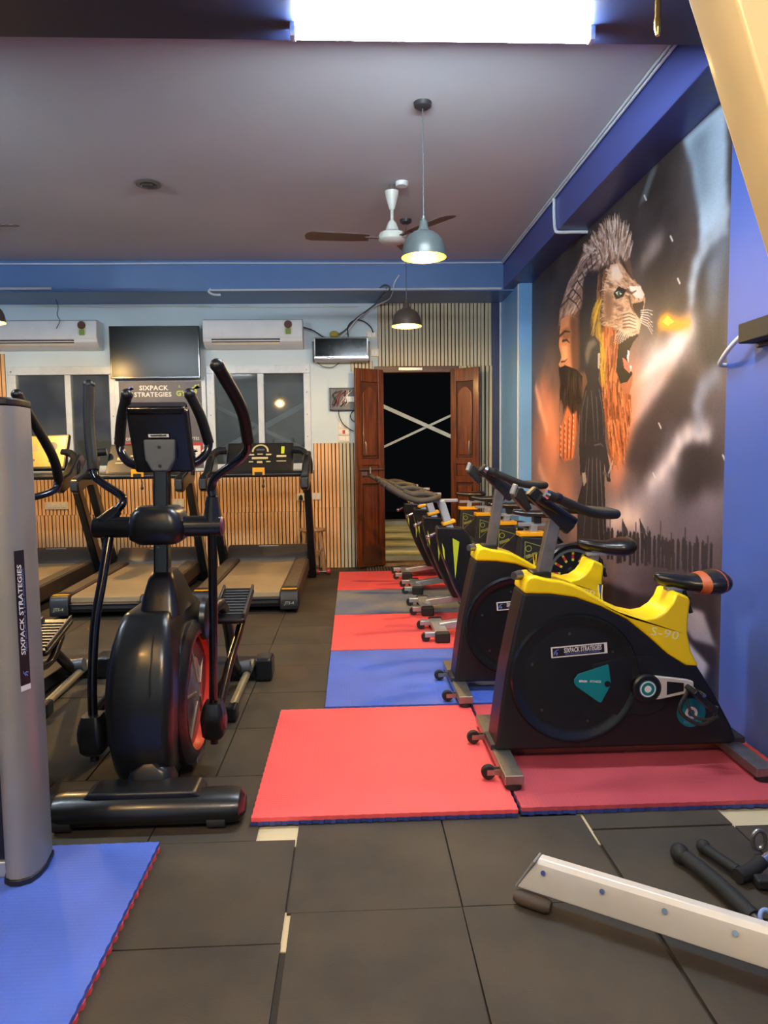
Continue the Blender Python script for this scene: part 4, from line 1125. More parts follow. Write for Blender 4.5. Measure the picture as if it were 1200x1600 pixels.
    if kind == 'left':
        T.part('display', plate(at(0, .03), X_, vdir, .17, .05, 0, .002), M('pink_display', (176, 138, 116), 0.3), under=fc)
        for k, (x, v) in enumerate([(-.16, .1), (0, .1), (.14, .1), (-.2, .0), (-.2, -.06), (.0, -.05), (-.06, -.09), (.06, -.09), (.22, -.07), (.22, -.1), (-.26, -.1)]):
            T.part('button', plate(at(x, v), X_, vdir, .035, .022, 0, .003), [pr_, grey_pl][k % 2], 0.001, under=fc)
        T.part('dial', MB().lathe([(0, .006), (.045, .006), (.05, 0)], at(.22, .05, 0), nrm, 24), chrome, under=fc)
    else:
        arc = MB()
        for k in range(13):
            a = math.pi * k / 12
            d = Vector((math.cos(a), 0, 0)) + vdir * math.sin(a)
            q = Vector((math.sin(a), 0, 0)) - vdir * math.cos(a)
            arc.bar(at(0, .07) + d * .062, at(0, .07) + d * .078, .0165, .002, nrm)
        T.part('dial_arc', arc, pr_, under=fc)
        T.part('display', plate(at(0, .085), X_, vdir, .075, .02, 0, .002), grey_pl, under=fc)
        for x, v, w_, h in [(-.08, .03, .05, .016), (.08, .03, .05, .016), (0, .035, .05, .01), (0, -.01, .15, .022), (-.19, .0, .06, .03), (.2, .01, .09, .022), (-.19, -.045, .08, .01), (.2, -.045, .09, .008), (0, -.055, .05, .02), (-.08, -.05, .04, .012), (.08, -.05, .04, .012)]:
            T.part('button', plate(at(x, v), X_, vdir, w_, h, 0, .002), pr_, under=fc)
        T.part('speed_gauge', plate(at(.21, .08), X_, vdir, .03, .08, 0, .002), lime, under=fc)
    sk = T.part('safety_key', MB().box(-.05, .06, 6.71, 6.73, 1.07, 1.14), amber, 0.004)
    T.part('key_slot', MB().box(-.03, .04, 6.706, 6.712, 1.072, 1.10), blk, under=sk)
    T.part('key_cord', MB().tube(cr([(.03, 6.715, 1.07), (.05, 6.71, 1.02), (.045, 6.71, .98)], 4), .004, 6).ell((.045, 6.71, .97), (.014, .01, .016), 10, 6), blk_r, under=sk)
    return T
treadmill('treadmill nearest the door, beside the wooden stool', -0.86, 0.0, 'right')
treadmill('middle treadmill seen past the elliptical mast', -1.93, -0.08, 'mid')
treadmill('treadmill with silver console coloured by warm lamplight behind the silver tower', -3.0, 0.05, 'left')

# ------------------------------------------------------------------ elliptical trainers facing the viewer
def rrect(xc, hw, y0, y1, z, rad=.35, n=6):
    """Rounded rectangle ring in the xy plane."""
    r = min(hw, (y1 - y0) / 2) * rad
    out = []
    for cx, cy, a0 in ((xc + hw - r, y1 - r, 0), (xc - hw + r, y1 - r, 90), (xc - hw + r, y0 + r, 180), (xc + hw - r, y0 + r, 270)):
        for k in range(n):
            a = math.radians(a0 + 90 * k / (n - 1))
            out.append((cx + r * math.cos(a), cy + r * math.sin(a), z))
    return out
UP_F = [(.205, 2.75, 1.10), (.203, 2.75, 1.13), (.228, 2.73, 1.175), (.33, 2.68, 1.245), (.362, 2.62, 1.30), (.358, 2.5, 1.41), (.31, 2.35, 1.535)]
LO_F = [(.2, 2.75, .96), (.185, 2.8, .6), (.165, 2.85, .25)]
UP_B = [(.16, 2.79, 1.05), (.14, 2.8, 1.08), (.155, 2.82, 1.106), (.245, 2.88, 1.155), (.28, 2.9, 1.2), (.31, 2.96, 1.38), (.317, 3.0, 1.54)]
LO_B = [(.18, 2.75, .95), (.195, 2.7, .8), (.21, 2.65, .65), (.215, 2.61, .45), (.215, 2.6, .3)]
UP_C = [(.15, 2.85, 1.05), (.17, 2.98, 1.07), (.23, 3.12, 1.075), (.30, 3.22, 1.10), (.325, 3.24, 1.15), (.325, 3.17, 1.27), (.265, 3.0, 1.515)]
def elliptical(label, dx, dy, arms):
    C = -.73
    T = Thing('elliptical_trainer', label, 'elliptical', (C + dx, 2.9 + dy, 0.0), 'elliptical trainers facing the viewer')
    T.o = (C, 2.9, 0.0)
    shell = M('elliptical_shell', (20, 21, 22), 0.32, var=0.1, coat=0.1)
    # feet and frame
    ft = MB()
    ft.loft([[(x, 2.44 + .075 * math.cos(a) * s_, .058 + .056 * math.sin(a) * s_) for a in [2 * math.pi * k / 16 + .2 for k in range(16)]] for x, s_ in ((-1.03, .55), (-1.02, .9), (-.99, 1.0), (-.43, 1.0), (-.40, .9), (-.385, .55))])
    f0 = T.part('front_foot', ft, shell)
    T.part('foot_cover', MB().prism([(-.93, .10), (-.90, .126), (-.55, .126), (-.52, .10)], 'xz', 2.40, 2.52), blk, 0.01, under=f0)
    for x in (-.985, -.475):
        T.part('foot_roller', MB().cyl((x - .03, 2.40, .03), (x + .03, 2.40, .03), .03, n=18), dark_pl, under=f0)
    T.part('main_beam', MB().bar((C, 2.45, .09), (C, 4.05, .07), .08, .07), blk, 0.006)
    rf = T.part('rear_foot', MB().box(-.93, -.53, 3.99, 4.11, .02, .115), blk, 0.014)
    for sg in (-1, 1):
        T.part('rear_foot_cap', MB().box(min(C + sg * .17, C + sg * .27), max(C + sg * .17, C + sg * .27), 3.975, 4.125, .0, .13), blk_s, 0.02, under=rf)
        T.part('guide_rail', MB().cyl((C + sg * .14, 3.42, .055), (C + sg * .155, 4.02, .10), .02, n=14), M('rail_worn_steel', (150, 142, 116), 0.4, metal=0.5))
    T.part('mid_foot', MB().box(-.90, -.56, 3.36, 3.45, .0, .075), blk_s, 0.014)
    # housing
    rings = [rrect(C - .03, hw, y0, y1, z) for z, hw, y0, y1 in ((.045, .06, 2.60, 3.0), (.06, .085, 2.57, 3.06), (.14, .102, 2.53, 3.16), (.26, .115, 2.50, 3.24), (.40, .12, 2.50, 3.27), (.50, .115, 2.525, 3.26), (.58, .105, 2.565, 3.22), (.64, .094, 2.61, 3.15), (.675, .082, 2.65, 3.08), (.682, .07, 2.67, 3.06))]
    hs = T.part('housing', MB().loft(rings), shell, ang=50)
    nr = [rrect(C + .005, hw, y0, y1, z, .5) for z, hw, y0, y1 in ((.66, .075, 2.68, 3.02), (.72, .066, 2.70, 2.96), (.79, .05, 2.735, 2.90), (.815, .036, 2.76, 2.88))]
    T.part('neck_cover', MB().loft(nr), shell, ang=50)
    T.part('housing_seam', MB().tube(cr([(C + .012, 2.645, .67), (C + .014, 2.56, .58), (C + .014, 2.515, .50), (C + .014, 2.492, .42)], 5), .0022, 6), blk, under=hs)
    T.part('lower_cap', MB().loft([rrect(C, hw, y0, y1, z, .6) for z, hw, y0, y1 in ((.05, .075, 2.50, 2.62), (.10, .085, 2.49, 2.62), (.15, .07, 2.50, 2.6), (.175, .03, 2.515, 2.58))]), blk, ang=50, under=hs)
    for sg in (-1, 1):
        xs = C - .03 + sg * .118
        ax = (sg, 0, 0)
        dc = (xs, 2.885, .315)
        dk = T.part('wheel_disc', MB().lathe([(.285, -.05), (.282, .0), (.262, .018), (.235, .022), (.226, .02)], dc, ax, 56), blk)
        T.part('red_ring', MB().lathe([(.227, .021), (.221, .0), (.213, -.012)], dc, ax, 56), red_ring, under=dk, label='red orange ring')
        dish = T.part('wheel_dish', MB().lathe([(.214, -.012), (.18, -.006), (.1, .004), (.04, .012), (0, .014)], dc, ax, 48), M('dish_grey_metal', (120, 108, 106), 0.22, metal=0.4, var=0.1), under=dk)
        for k in range(5):
            a = k * 2 * math.pi / 5 + .5
            d = Vector((0, math.cos(a), math.sin(a)))
            T.part('dish_rib', MB().bar(Vector(dc) + d * .04 + Vector((sg * .012, 0, 0)), Vector(dc) + d * .19 + Vector((sg * -.004, 0, 0)), .012, .01, (1, 0, 0)), M('dish_rib_grey', (150, 132, 122), 0.25, metal=0.4), 0.003, under=dk)
        T.part('side_lettering', marks_mb(8, .026, (xs + sg * .0205, 2.84, .072), (0, sg, 0), (0, 0, 1), .002), M('disc_print', (150, 146, 140), 0.5), under=dk)
    T.part('crank_cover', MB().lathe([(.09, 0), (.085, .02), (.06, .03), (0, .03)], (C + .10, 3.03, .575), (1, 0, 0), 28), shell)
    # mast, pivot, console
    T.part('mast', MB().bar((C, 2.79, .78), (C + .01, 2.81, 1.27), .055, .06, (0, 1, 0)), blk_g, 0.008)
    pv = T.part('pivot_block', MB().loft([rrect(C, hw, y0, y1, z, .5) for z, hw, y0, y1 in ((.925, .07, 2.71, 2.84), (.945, .1, 2.69, 2.86), (.99, .105, 2.685, 2.865), (1.04, .09, 2.69, 2.86), (1.065, .07, 2.71, 2.84))]), shell, ang=50)
    for sg in (-1, 1):
        pa = T.part('pivot_tube', MB().cyl((C + sg * .08, 2.76, .988), (C + sg * .235, 2.76, .988), .039, n=22), blk_s)
        T.part('pivot_end', MB().lathe([(0, .008), (.03, .008), (.036, .0)], (C + sg * .235, 2.76, .988), (sg, 0, 0), 22), M('plum_cap', (96, 44, 60), 0.4), under=pa)
    v = Vector((0, -.10, .24)).normalized()
    cc = Vector((C + .015, 2.80, 1.315))
    cn = T.part('console', plate(cc, (-1, 0, 0), v, .225, .255, -.03, .02), blk_s, 0.014)
    T.part('console_screen', plate(cc, (-1, 0, 0), v, .19, .2, .02, .023), M('console_glass', (10, 12, 14), 0.1), under=cn)
    T.part('console_lip', plate(cc + v * .122 + Vector((0, -.01, 0)), (-1, 0, 0), v, .21, .03, -.03, .035), blk_g, 0.01, under=cn)
    bk = T.part('console_bracket', MB().prism([(C - .045, 1.315), (C + .075, 1.315), (C + .07, 1.24), (C + .045, 1.195), (C - .015, 1.195), (C - .04, 1.24)], 'xz', 2.755, 2.80), grey_pl, 0.008)
    T.part('bracket_screw', MB().cyl((C + .015, 2.756, 1.285), (C + .015, 2.752, 1.285), .006, n=10).cyl((C + .015, 2.756, 1.215), (C + .015, 2.752, 1.215), .006, n=10), blk, under=bk)
    lb = T.part('console_label', plate((C + .015, 2.753, 1.328), X_, (0, -.3, 1), .075, .012, 0, .002), ink, under=cn)
    T.part('label_lettering', marks_mb(11, .0085, (C + .015, 2.7505, 1.328), X_, (0, -.3, 1), .001), blk_print, under=cn)
    for sg in (-1, 1):
        p = [(C + sg * .0, 2.83, 1.215), (C + sg * .07, 2.845, 1.212), (C + sg * .14, 2.87, 1.235), (C + sg * .172, 2.89, 1.30), (C + sg * .15, 2.86, 1.40), (C + sg * .118, 2.83, 1.485)]
        fh = T.part('fixed_handle', MB().tube(cr(p, 6), .0165, 12), blk_g)
        T.part('fixed_grip', MB().tube(cr(p[3:], 6), .0205, 12), grip_m, under=fh)
        T.part('grip_end', MB().ell(p[-1], (.023, .023, .024), 12, 8), blk, under=fh)
    # swing arms and pedals
    for sg, (UP, LO) in zip((-1, 1), arms):
        f = lambda q: (C + sg * q[0], q[1], q[2])
        up_ = [f(q) for q in UP]
        lo_ = [f(q) for q in LO]
        ua = T.part('swing_arm', MB().tube(cr(up_, 6), .0155, 12), blk_g)
        T.part('arm_grip', MB().tube(cr(up_[-3:], 8), .021, 12), grip_m, under=ua)
        T.part('grip_end', MB().ell(up_[-1], (.024, .022, .022), 12, 8), blk, under=ua)
        piv = Vector((C + sg * .2, 2.76, .99))
        T.part('arm_sleeve', MB().cyl(piv + Vector((0, 0, .01)), up_[0], .036, .021, n=18), blk_s)
        T.part('lower_arm', MB().tube(cr(lo_, 6), .017, 12), blk_g)
        k = Vector(lo_[-1])
        kn = T.part('knuckle', MB().loft([rrect(k.x, hw, k.y - d_, k.y + d_, k.z + z, .5) for z, hw, d_ in ((-.115, .03, .03), (-.1, .042, .045), (-.03, .047, .055), (.0, .042, .05), (.03, .032, .04))]), shell, ang=50)
        T.part('knuckle_bolt', MB().cyl((k.x, k.y, k.z - .14), (k.x, k.y, k.z - .11), .016, n=12), blk, under=kn)
        T.part('knuckle_cap', MB().lathe([(0, .003), (.03, .003), (.034, 0)], (k.x + sg * .046, k.y, k.z - .05), (sg, 0, 0), 18), M('plum_cap', (96, 44, 60)), under=kn)
        hi = .0 if k.y > 2.75 else -.16
        pd = Vector((C + sg * .17, 3.38, .57 + hi))
        T.part('pedal_link', MB().tube(cr([(k.x + sg * .02, k.y + .03, k.z), (C + sg * .19, k.y + .25, k.z + .11 + hi * .3), (C + sg * .2, 3.30, .44 + hi), (C + sg * .205, 3.46, .52 + hi), (C + sg * .19, 3.52, .53 + hi)], 6), .0185, 12), M('bronze_black_tube', (34, 27, 24), 0.2, metal=0.4, var=0.1))
        T.part('roller_arm', MB().tube(cr([(C + sg * .11, 3.05, .575), (C + sg * .14, 3.2, .60 + hi * .5), (C + sg * .13, 3.42, .46 + hi * .5), (C + sg * .11, 3.65, .24), (C + sg * .10, 3.86, .10)], 6), .026, 12), blk)
        T.part('roller', MB().cyl((C + sg * .10, 3.86, .115), (C + sg * .17, 3.86, .125), .035, n=20), grey_pl)
        u_ = Vector((0, .34, .085)).normalized()
        pm = T.part('pedal', plate(pd, X_, u_, .15, .34, -.03, .0), blk, 0.02, seg=3)
        for r_ in range(9):
            T.part('pedal_rib', plate(pd + u_ * (-.12 + r_ * .03), X_, u_, .11, .009, 0, .004), grey_pl, under=pm)
        for s2 in (-1, 1):
            T.part('pedal_rim', plate(pd + Vector((s2 * .068, 0, 0)), X_, u_, .012, .32, 0, .02), dark_pl, 0.004, under=pm)
    T.e.location = (C + dx, 2.9 + dy, 0)
    return T
elliptical('black elliptical trainer with red-ringed wheel standing in front of the treadmills', 0, 0, ((UP_B, LO_B), (UP_F, LO_F)))
elliptical('second elliptical trainer mostly hidden behind the silver tower', -0.92, 0.12, ((UP_F, LO_F), (UP_C, LO_B)))

# ------------------------------------------------------------------ stool
T = Thing('wooden_stool', 'small wooden stool against the slats behind the treadmill', 'stool', (-0.435, 7.80, 0.0))
T.part('seat', MB().lathe([(0, .0), (.135, .0), (.145, .012), (.14, .028), (0, .03)], (-.435, 7.80, .435), n=28), wood_raw)
for sx, sy in ((-1, -1), (1, -1), (1, 1), (-1, 1)):
    T.part('leg', MB().bar((-.435 + sx * .08, 7.80 + sy * .08, .44), (-.435 + sx * .125, 7.80 + sy * .125, 0), .036, .036, (0, 1, 0)), wood_raw, 0.004)
for sy in (-1, 1):
    T.part('stretcher', MB().bar((-.535, 7.80 + sy * .102, .2), (-.335, 7.80 + sy * .102, .2), .02, .025), wood_raw, 0.003)
for sx in (-1, 1):
    T.part('stretcher', MB().bar((-.435 + sx * .105, 7.64, .26), (-.435 + sx * .105, 7.84, .26), .02, .025), wood_raw, 0.003)
T = Thing('hand_weight', 'small red hand weight on the floor under the stool', 'dumbbell', (-.33, 7.60, 0))
T.part('grip', MB().cyl((-.37, 7.60, .028), (-.27, 7.60, .028), .013, n=12), chrome)
for x in (-.385, -.265):
    T.part('weight_head', MB().lathe([(0, -.022), (.024, -.022), (.03, -.014), (.03, .014), (.024, .022), (0, .022)], (x, 7.60, .03), (1, 0, 0), 16), M('red_vinyl', (170, 50, 50), 0.4))

# ------------------------------------------------------------------ silver weight tower at the edge of the picture
T = Thing('weight_tower', 'silver and black weight tower with vertical sticker on the blue mat', 'gym machine', (-1.2, 2.12, MT))
px0 = [(-.985, 2.20), (-.985, 2.085), (-.975, 2.058), (-.955, 2.045), (-.93, 2.045), (-.905, 2.06), (-.893, 2.09), (-.89, 2.13), (-.90, 2.20)]
po = T.part('post', MB().prism(px0, 'xy', .045, 1.395), M('tower_silver', (146, 142, 136), 0.4, metal=0.35, var=0.05), ang=50)
T.part('post_cap', MB().prism([(x + (-.94 - x) * -.05, y + (2.12 - y) * -.05) for x, y in px0], 'xy', 1.395, 1.418), blk, 0.006)
T.part('post_foot', MB().prism([(x + (-.94 - x) * -.08, y + (2.12 - y) * -.08) for x, y in px0], 'xy', MT, .047), blk, 0.004)
T.part('post_bolt', MB().cyl((-.955, 2.048, 1.385), (-.955, 2.040, 1.385), .006, n=10), blk)
T.part('post', MB().prism([(-.74 * 0 - 1.66 + (x + .985) * -1, y) for x, y in px0], 'xy', .045, 1.395), MATS['tower_silver'], ang=50)
T.part('shroud', MB().box(-1.66, -.985, 2.10, 2.16, .075, 1.40), blk, 0.006)
T.part('shroud_back', MB().box(-1.66, -.985, 2.29, 2.31, .075, 1.40), blk, 0.006)
T.part('top_plate', MB().box(-1.70, -.95, 2.09, 2.33, 1.40, 1.42), blk, 0.006)
T.part('base_rail', MB().box(-1.70, -.96, 2.09, 2.20, MT, .075), silver, 0.005)
T.part('base_rail', MB().box(-1.70, -.96, 2.24, 2.33, MT, .075), silver, 0.005)
for k in range(12):
    T.part('weight_plate', MB().box(-1.5, -1.15, 2.18, 2.28, .1 + k * .052, .148 + k * .052), dark_pl, 0.003)
sn = Vector((-.893 + .905, 2.09 - 2.06, 0)).normalized()
cs = Vector((-.8985, 2.0745, .80))
sticker(T, cs + Vector((.0003, -.0003, 0)), (0, 0, 1), (-sn.x, -sn.y, 0), .385, .034, edge=False)
T.part('sticker_tail', plate(cs + Vector((.0003, -.0003, -.2)), (0, 0, 1), (-sn.x, -sn.y, 0), .016, .034, 0, .0012), ink)
T.e.location.x -= 0.04

# ------------------------------------------------------------------ foreground machine parts
T = Thing('base_rail', 'pale bolted steel rail of a machine lying across the rubber tiles', 'machine rail', (.7, 1.75, 0))
d = Vector((.816, -.577, 0)); q = Vector((.577, .816, 0))
A0 = Vector((.44, 1.923, 0))
def P_(a, b, z): return A0 + d * a + q * b + Vector((0, 0, z))
sec = [(0, .045), (0, .086), (.012, .122), (.024, .133), (.05, .133), (.05, .045)]
LN = 1.15
st_ = lambda z: max(0.0, (z - .045) * .62)
mb = MB()
mb.add([P_(st_(z), b, z) for b, z in sec] + [P_(LN, b, z) for b, z in sec], [tuple(range(5, -1, -1)), tuple(range(6, 12))] + [(i, (i + 1) % 6, 6 + (i + 1) % 6, 6 + i) for i in range(6)])
T.part('rail_tube', mb, silver_w, 0.003, ang=20)
T.part('end_plate', MB().bar(P_(-.004, .025, .045), P_(.05, .025, .134), .052, .006, (0, 0, 1)), silver, 0.002)
for a in (.075, .235, .39, .55):
    T.part('bolt', MB().cyl(P_(a, .009, .104), P_(a, -.001, .109), .0065, n=12), chrome)
T.part('rubber_foot', MB().tube([P_(-.005, -.005, .022), P_(.012, -.005, .022), P_(.085, -.005, .022), P_(.1, -.005, .022)], [.014, .021, .021, .014], 14), M('brown_rubber', (66, 56, 46), 0.6))
T.part('rubber_foot', MB().box(*sorted((P_(1.0, 0, 0).x, P_(1.06, 0, 0).x)), *sorted((P_(1.0, .0, 0).y, P_(1.06, .05, 0).y)), 0, .046), blk_r, 0.004)

T = Thing('cable_bar', 'long black foam cable bar with blue ring lying behind the pale rail', 'cable handle', (1.0, 1.9, 0), 'cable handles on the floor')
T.part('grip', MB().tube(cr([(.985, 2.06, .03), (1.0, 1.985, .032), (1.015, 1.9, .032), (1.028, 1.80, .03), (1.032, 1.775, .028)], 6), .022, 14), foam)
T.part('end_knob', MB().ell((.975, 2.085, .031), (.027, .034, .029)), foam)
T.part('end_joint', MB().cyl((1.031, 1.78, .028), (1.036, 1.752, .026), .018, n=14), blk)
T.part('ring', MB().tube([(1.045 + .016 * math.cos(a), 1.742 + .008 * math.sin(a), .05 + .016 * math.sin(a)) for a in [2 * math.pi * k / 20 for k in range(20)]], .006, 8, closed=True), M('pale_blue_ring', (130, 160, 220), 0.4))
T = Thing('cable_bar', 'shorter black cable handle with chrome ends beyond the long bar', 'cable handle', (1.15, 2.05, 0), 'cable handles on the floor')
T.part('grip', MB().tube(cr([(1.07, 2.115, .025), (1.085, 2.06, .025), (1.105, 1.99, .026)], 6), .016, 12), foam)
T.part('end_knob', MB().ell((1.068, 2.125, .026), (.021, .024, .022)), foam)
T.part('cross_grip', MB().tube(cr([(1.09, 1.965, .026), (1.14, 1.985, .03), (1.185, 2.01, .04)], 6), .021, 12), foam)
T.part('chrome_tube', MB().cyl((1.185, 2.01, .04), (1.33, 2.07, .07), .014, n=14), chrome)
T.part('strap', MB().bar((1.13, 1.945, .02), (1.22, 1.935, .022), .04, .03), blk_r, 0.008)
T.part('strap_buckle', MB().bar((1.22, 1.935, .022), (1.32, 1.93, .022), .034, .024), brass, 0.004)
T.part('swivel', MB().tube([(1.24 + .02 * math.cos(a), 2.12, .045 + .03 * math.sin(a)) for a in [2 * math.pi * k / 20 for k in range(20)]], .007, 8, closed=True), steel)

T = Thing('machine_arm', 'cream painted steel arm of a machine slanting in overhead by the pillar', 'gym machine', (1.02, 1.3, 0))
dv = Vector((.333, 0, -.943))
e0 = Vector((.6355, 1.3, 2.027))
qq = Vector((.943, 0, .333))
sec = [(0, .0), (.016, -.035), (.12, -.045), (.135, .0), (.135, .07), (.0, .07)]
mb = MB()
mb.add([e0 + dv * -.55 + qq * a + Vector((0, b, 0)) for a, b in sec] + [e0 + dv * .8 + qq * a + Vector((0, b, 0)) for a, b in sec], [tuple(range(5, -1, -1)), tuple(range(6, 12))] + [(i, (i + 1) % 6, 6 + (i + 1) % 6, 6 + i) for i in range(6)])
T.part('arm', mb, cream_steel, 0.006)
T.part('upright', MB().box(.95, 1.07, 1.27, 1.37, .04, 2.45), cream_steel, 0.006)
T.part('base', MB().box(.93, 1.09, .75, 1.45, 0, .05), cream_steel, 0.006)
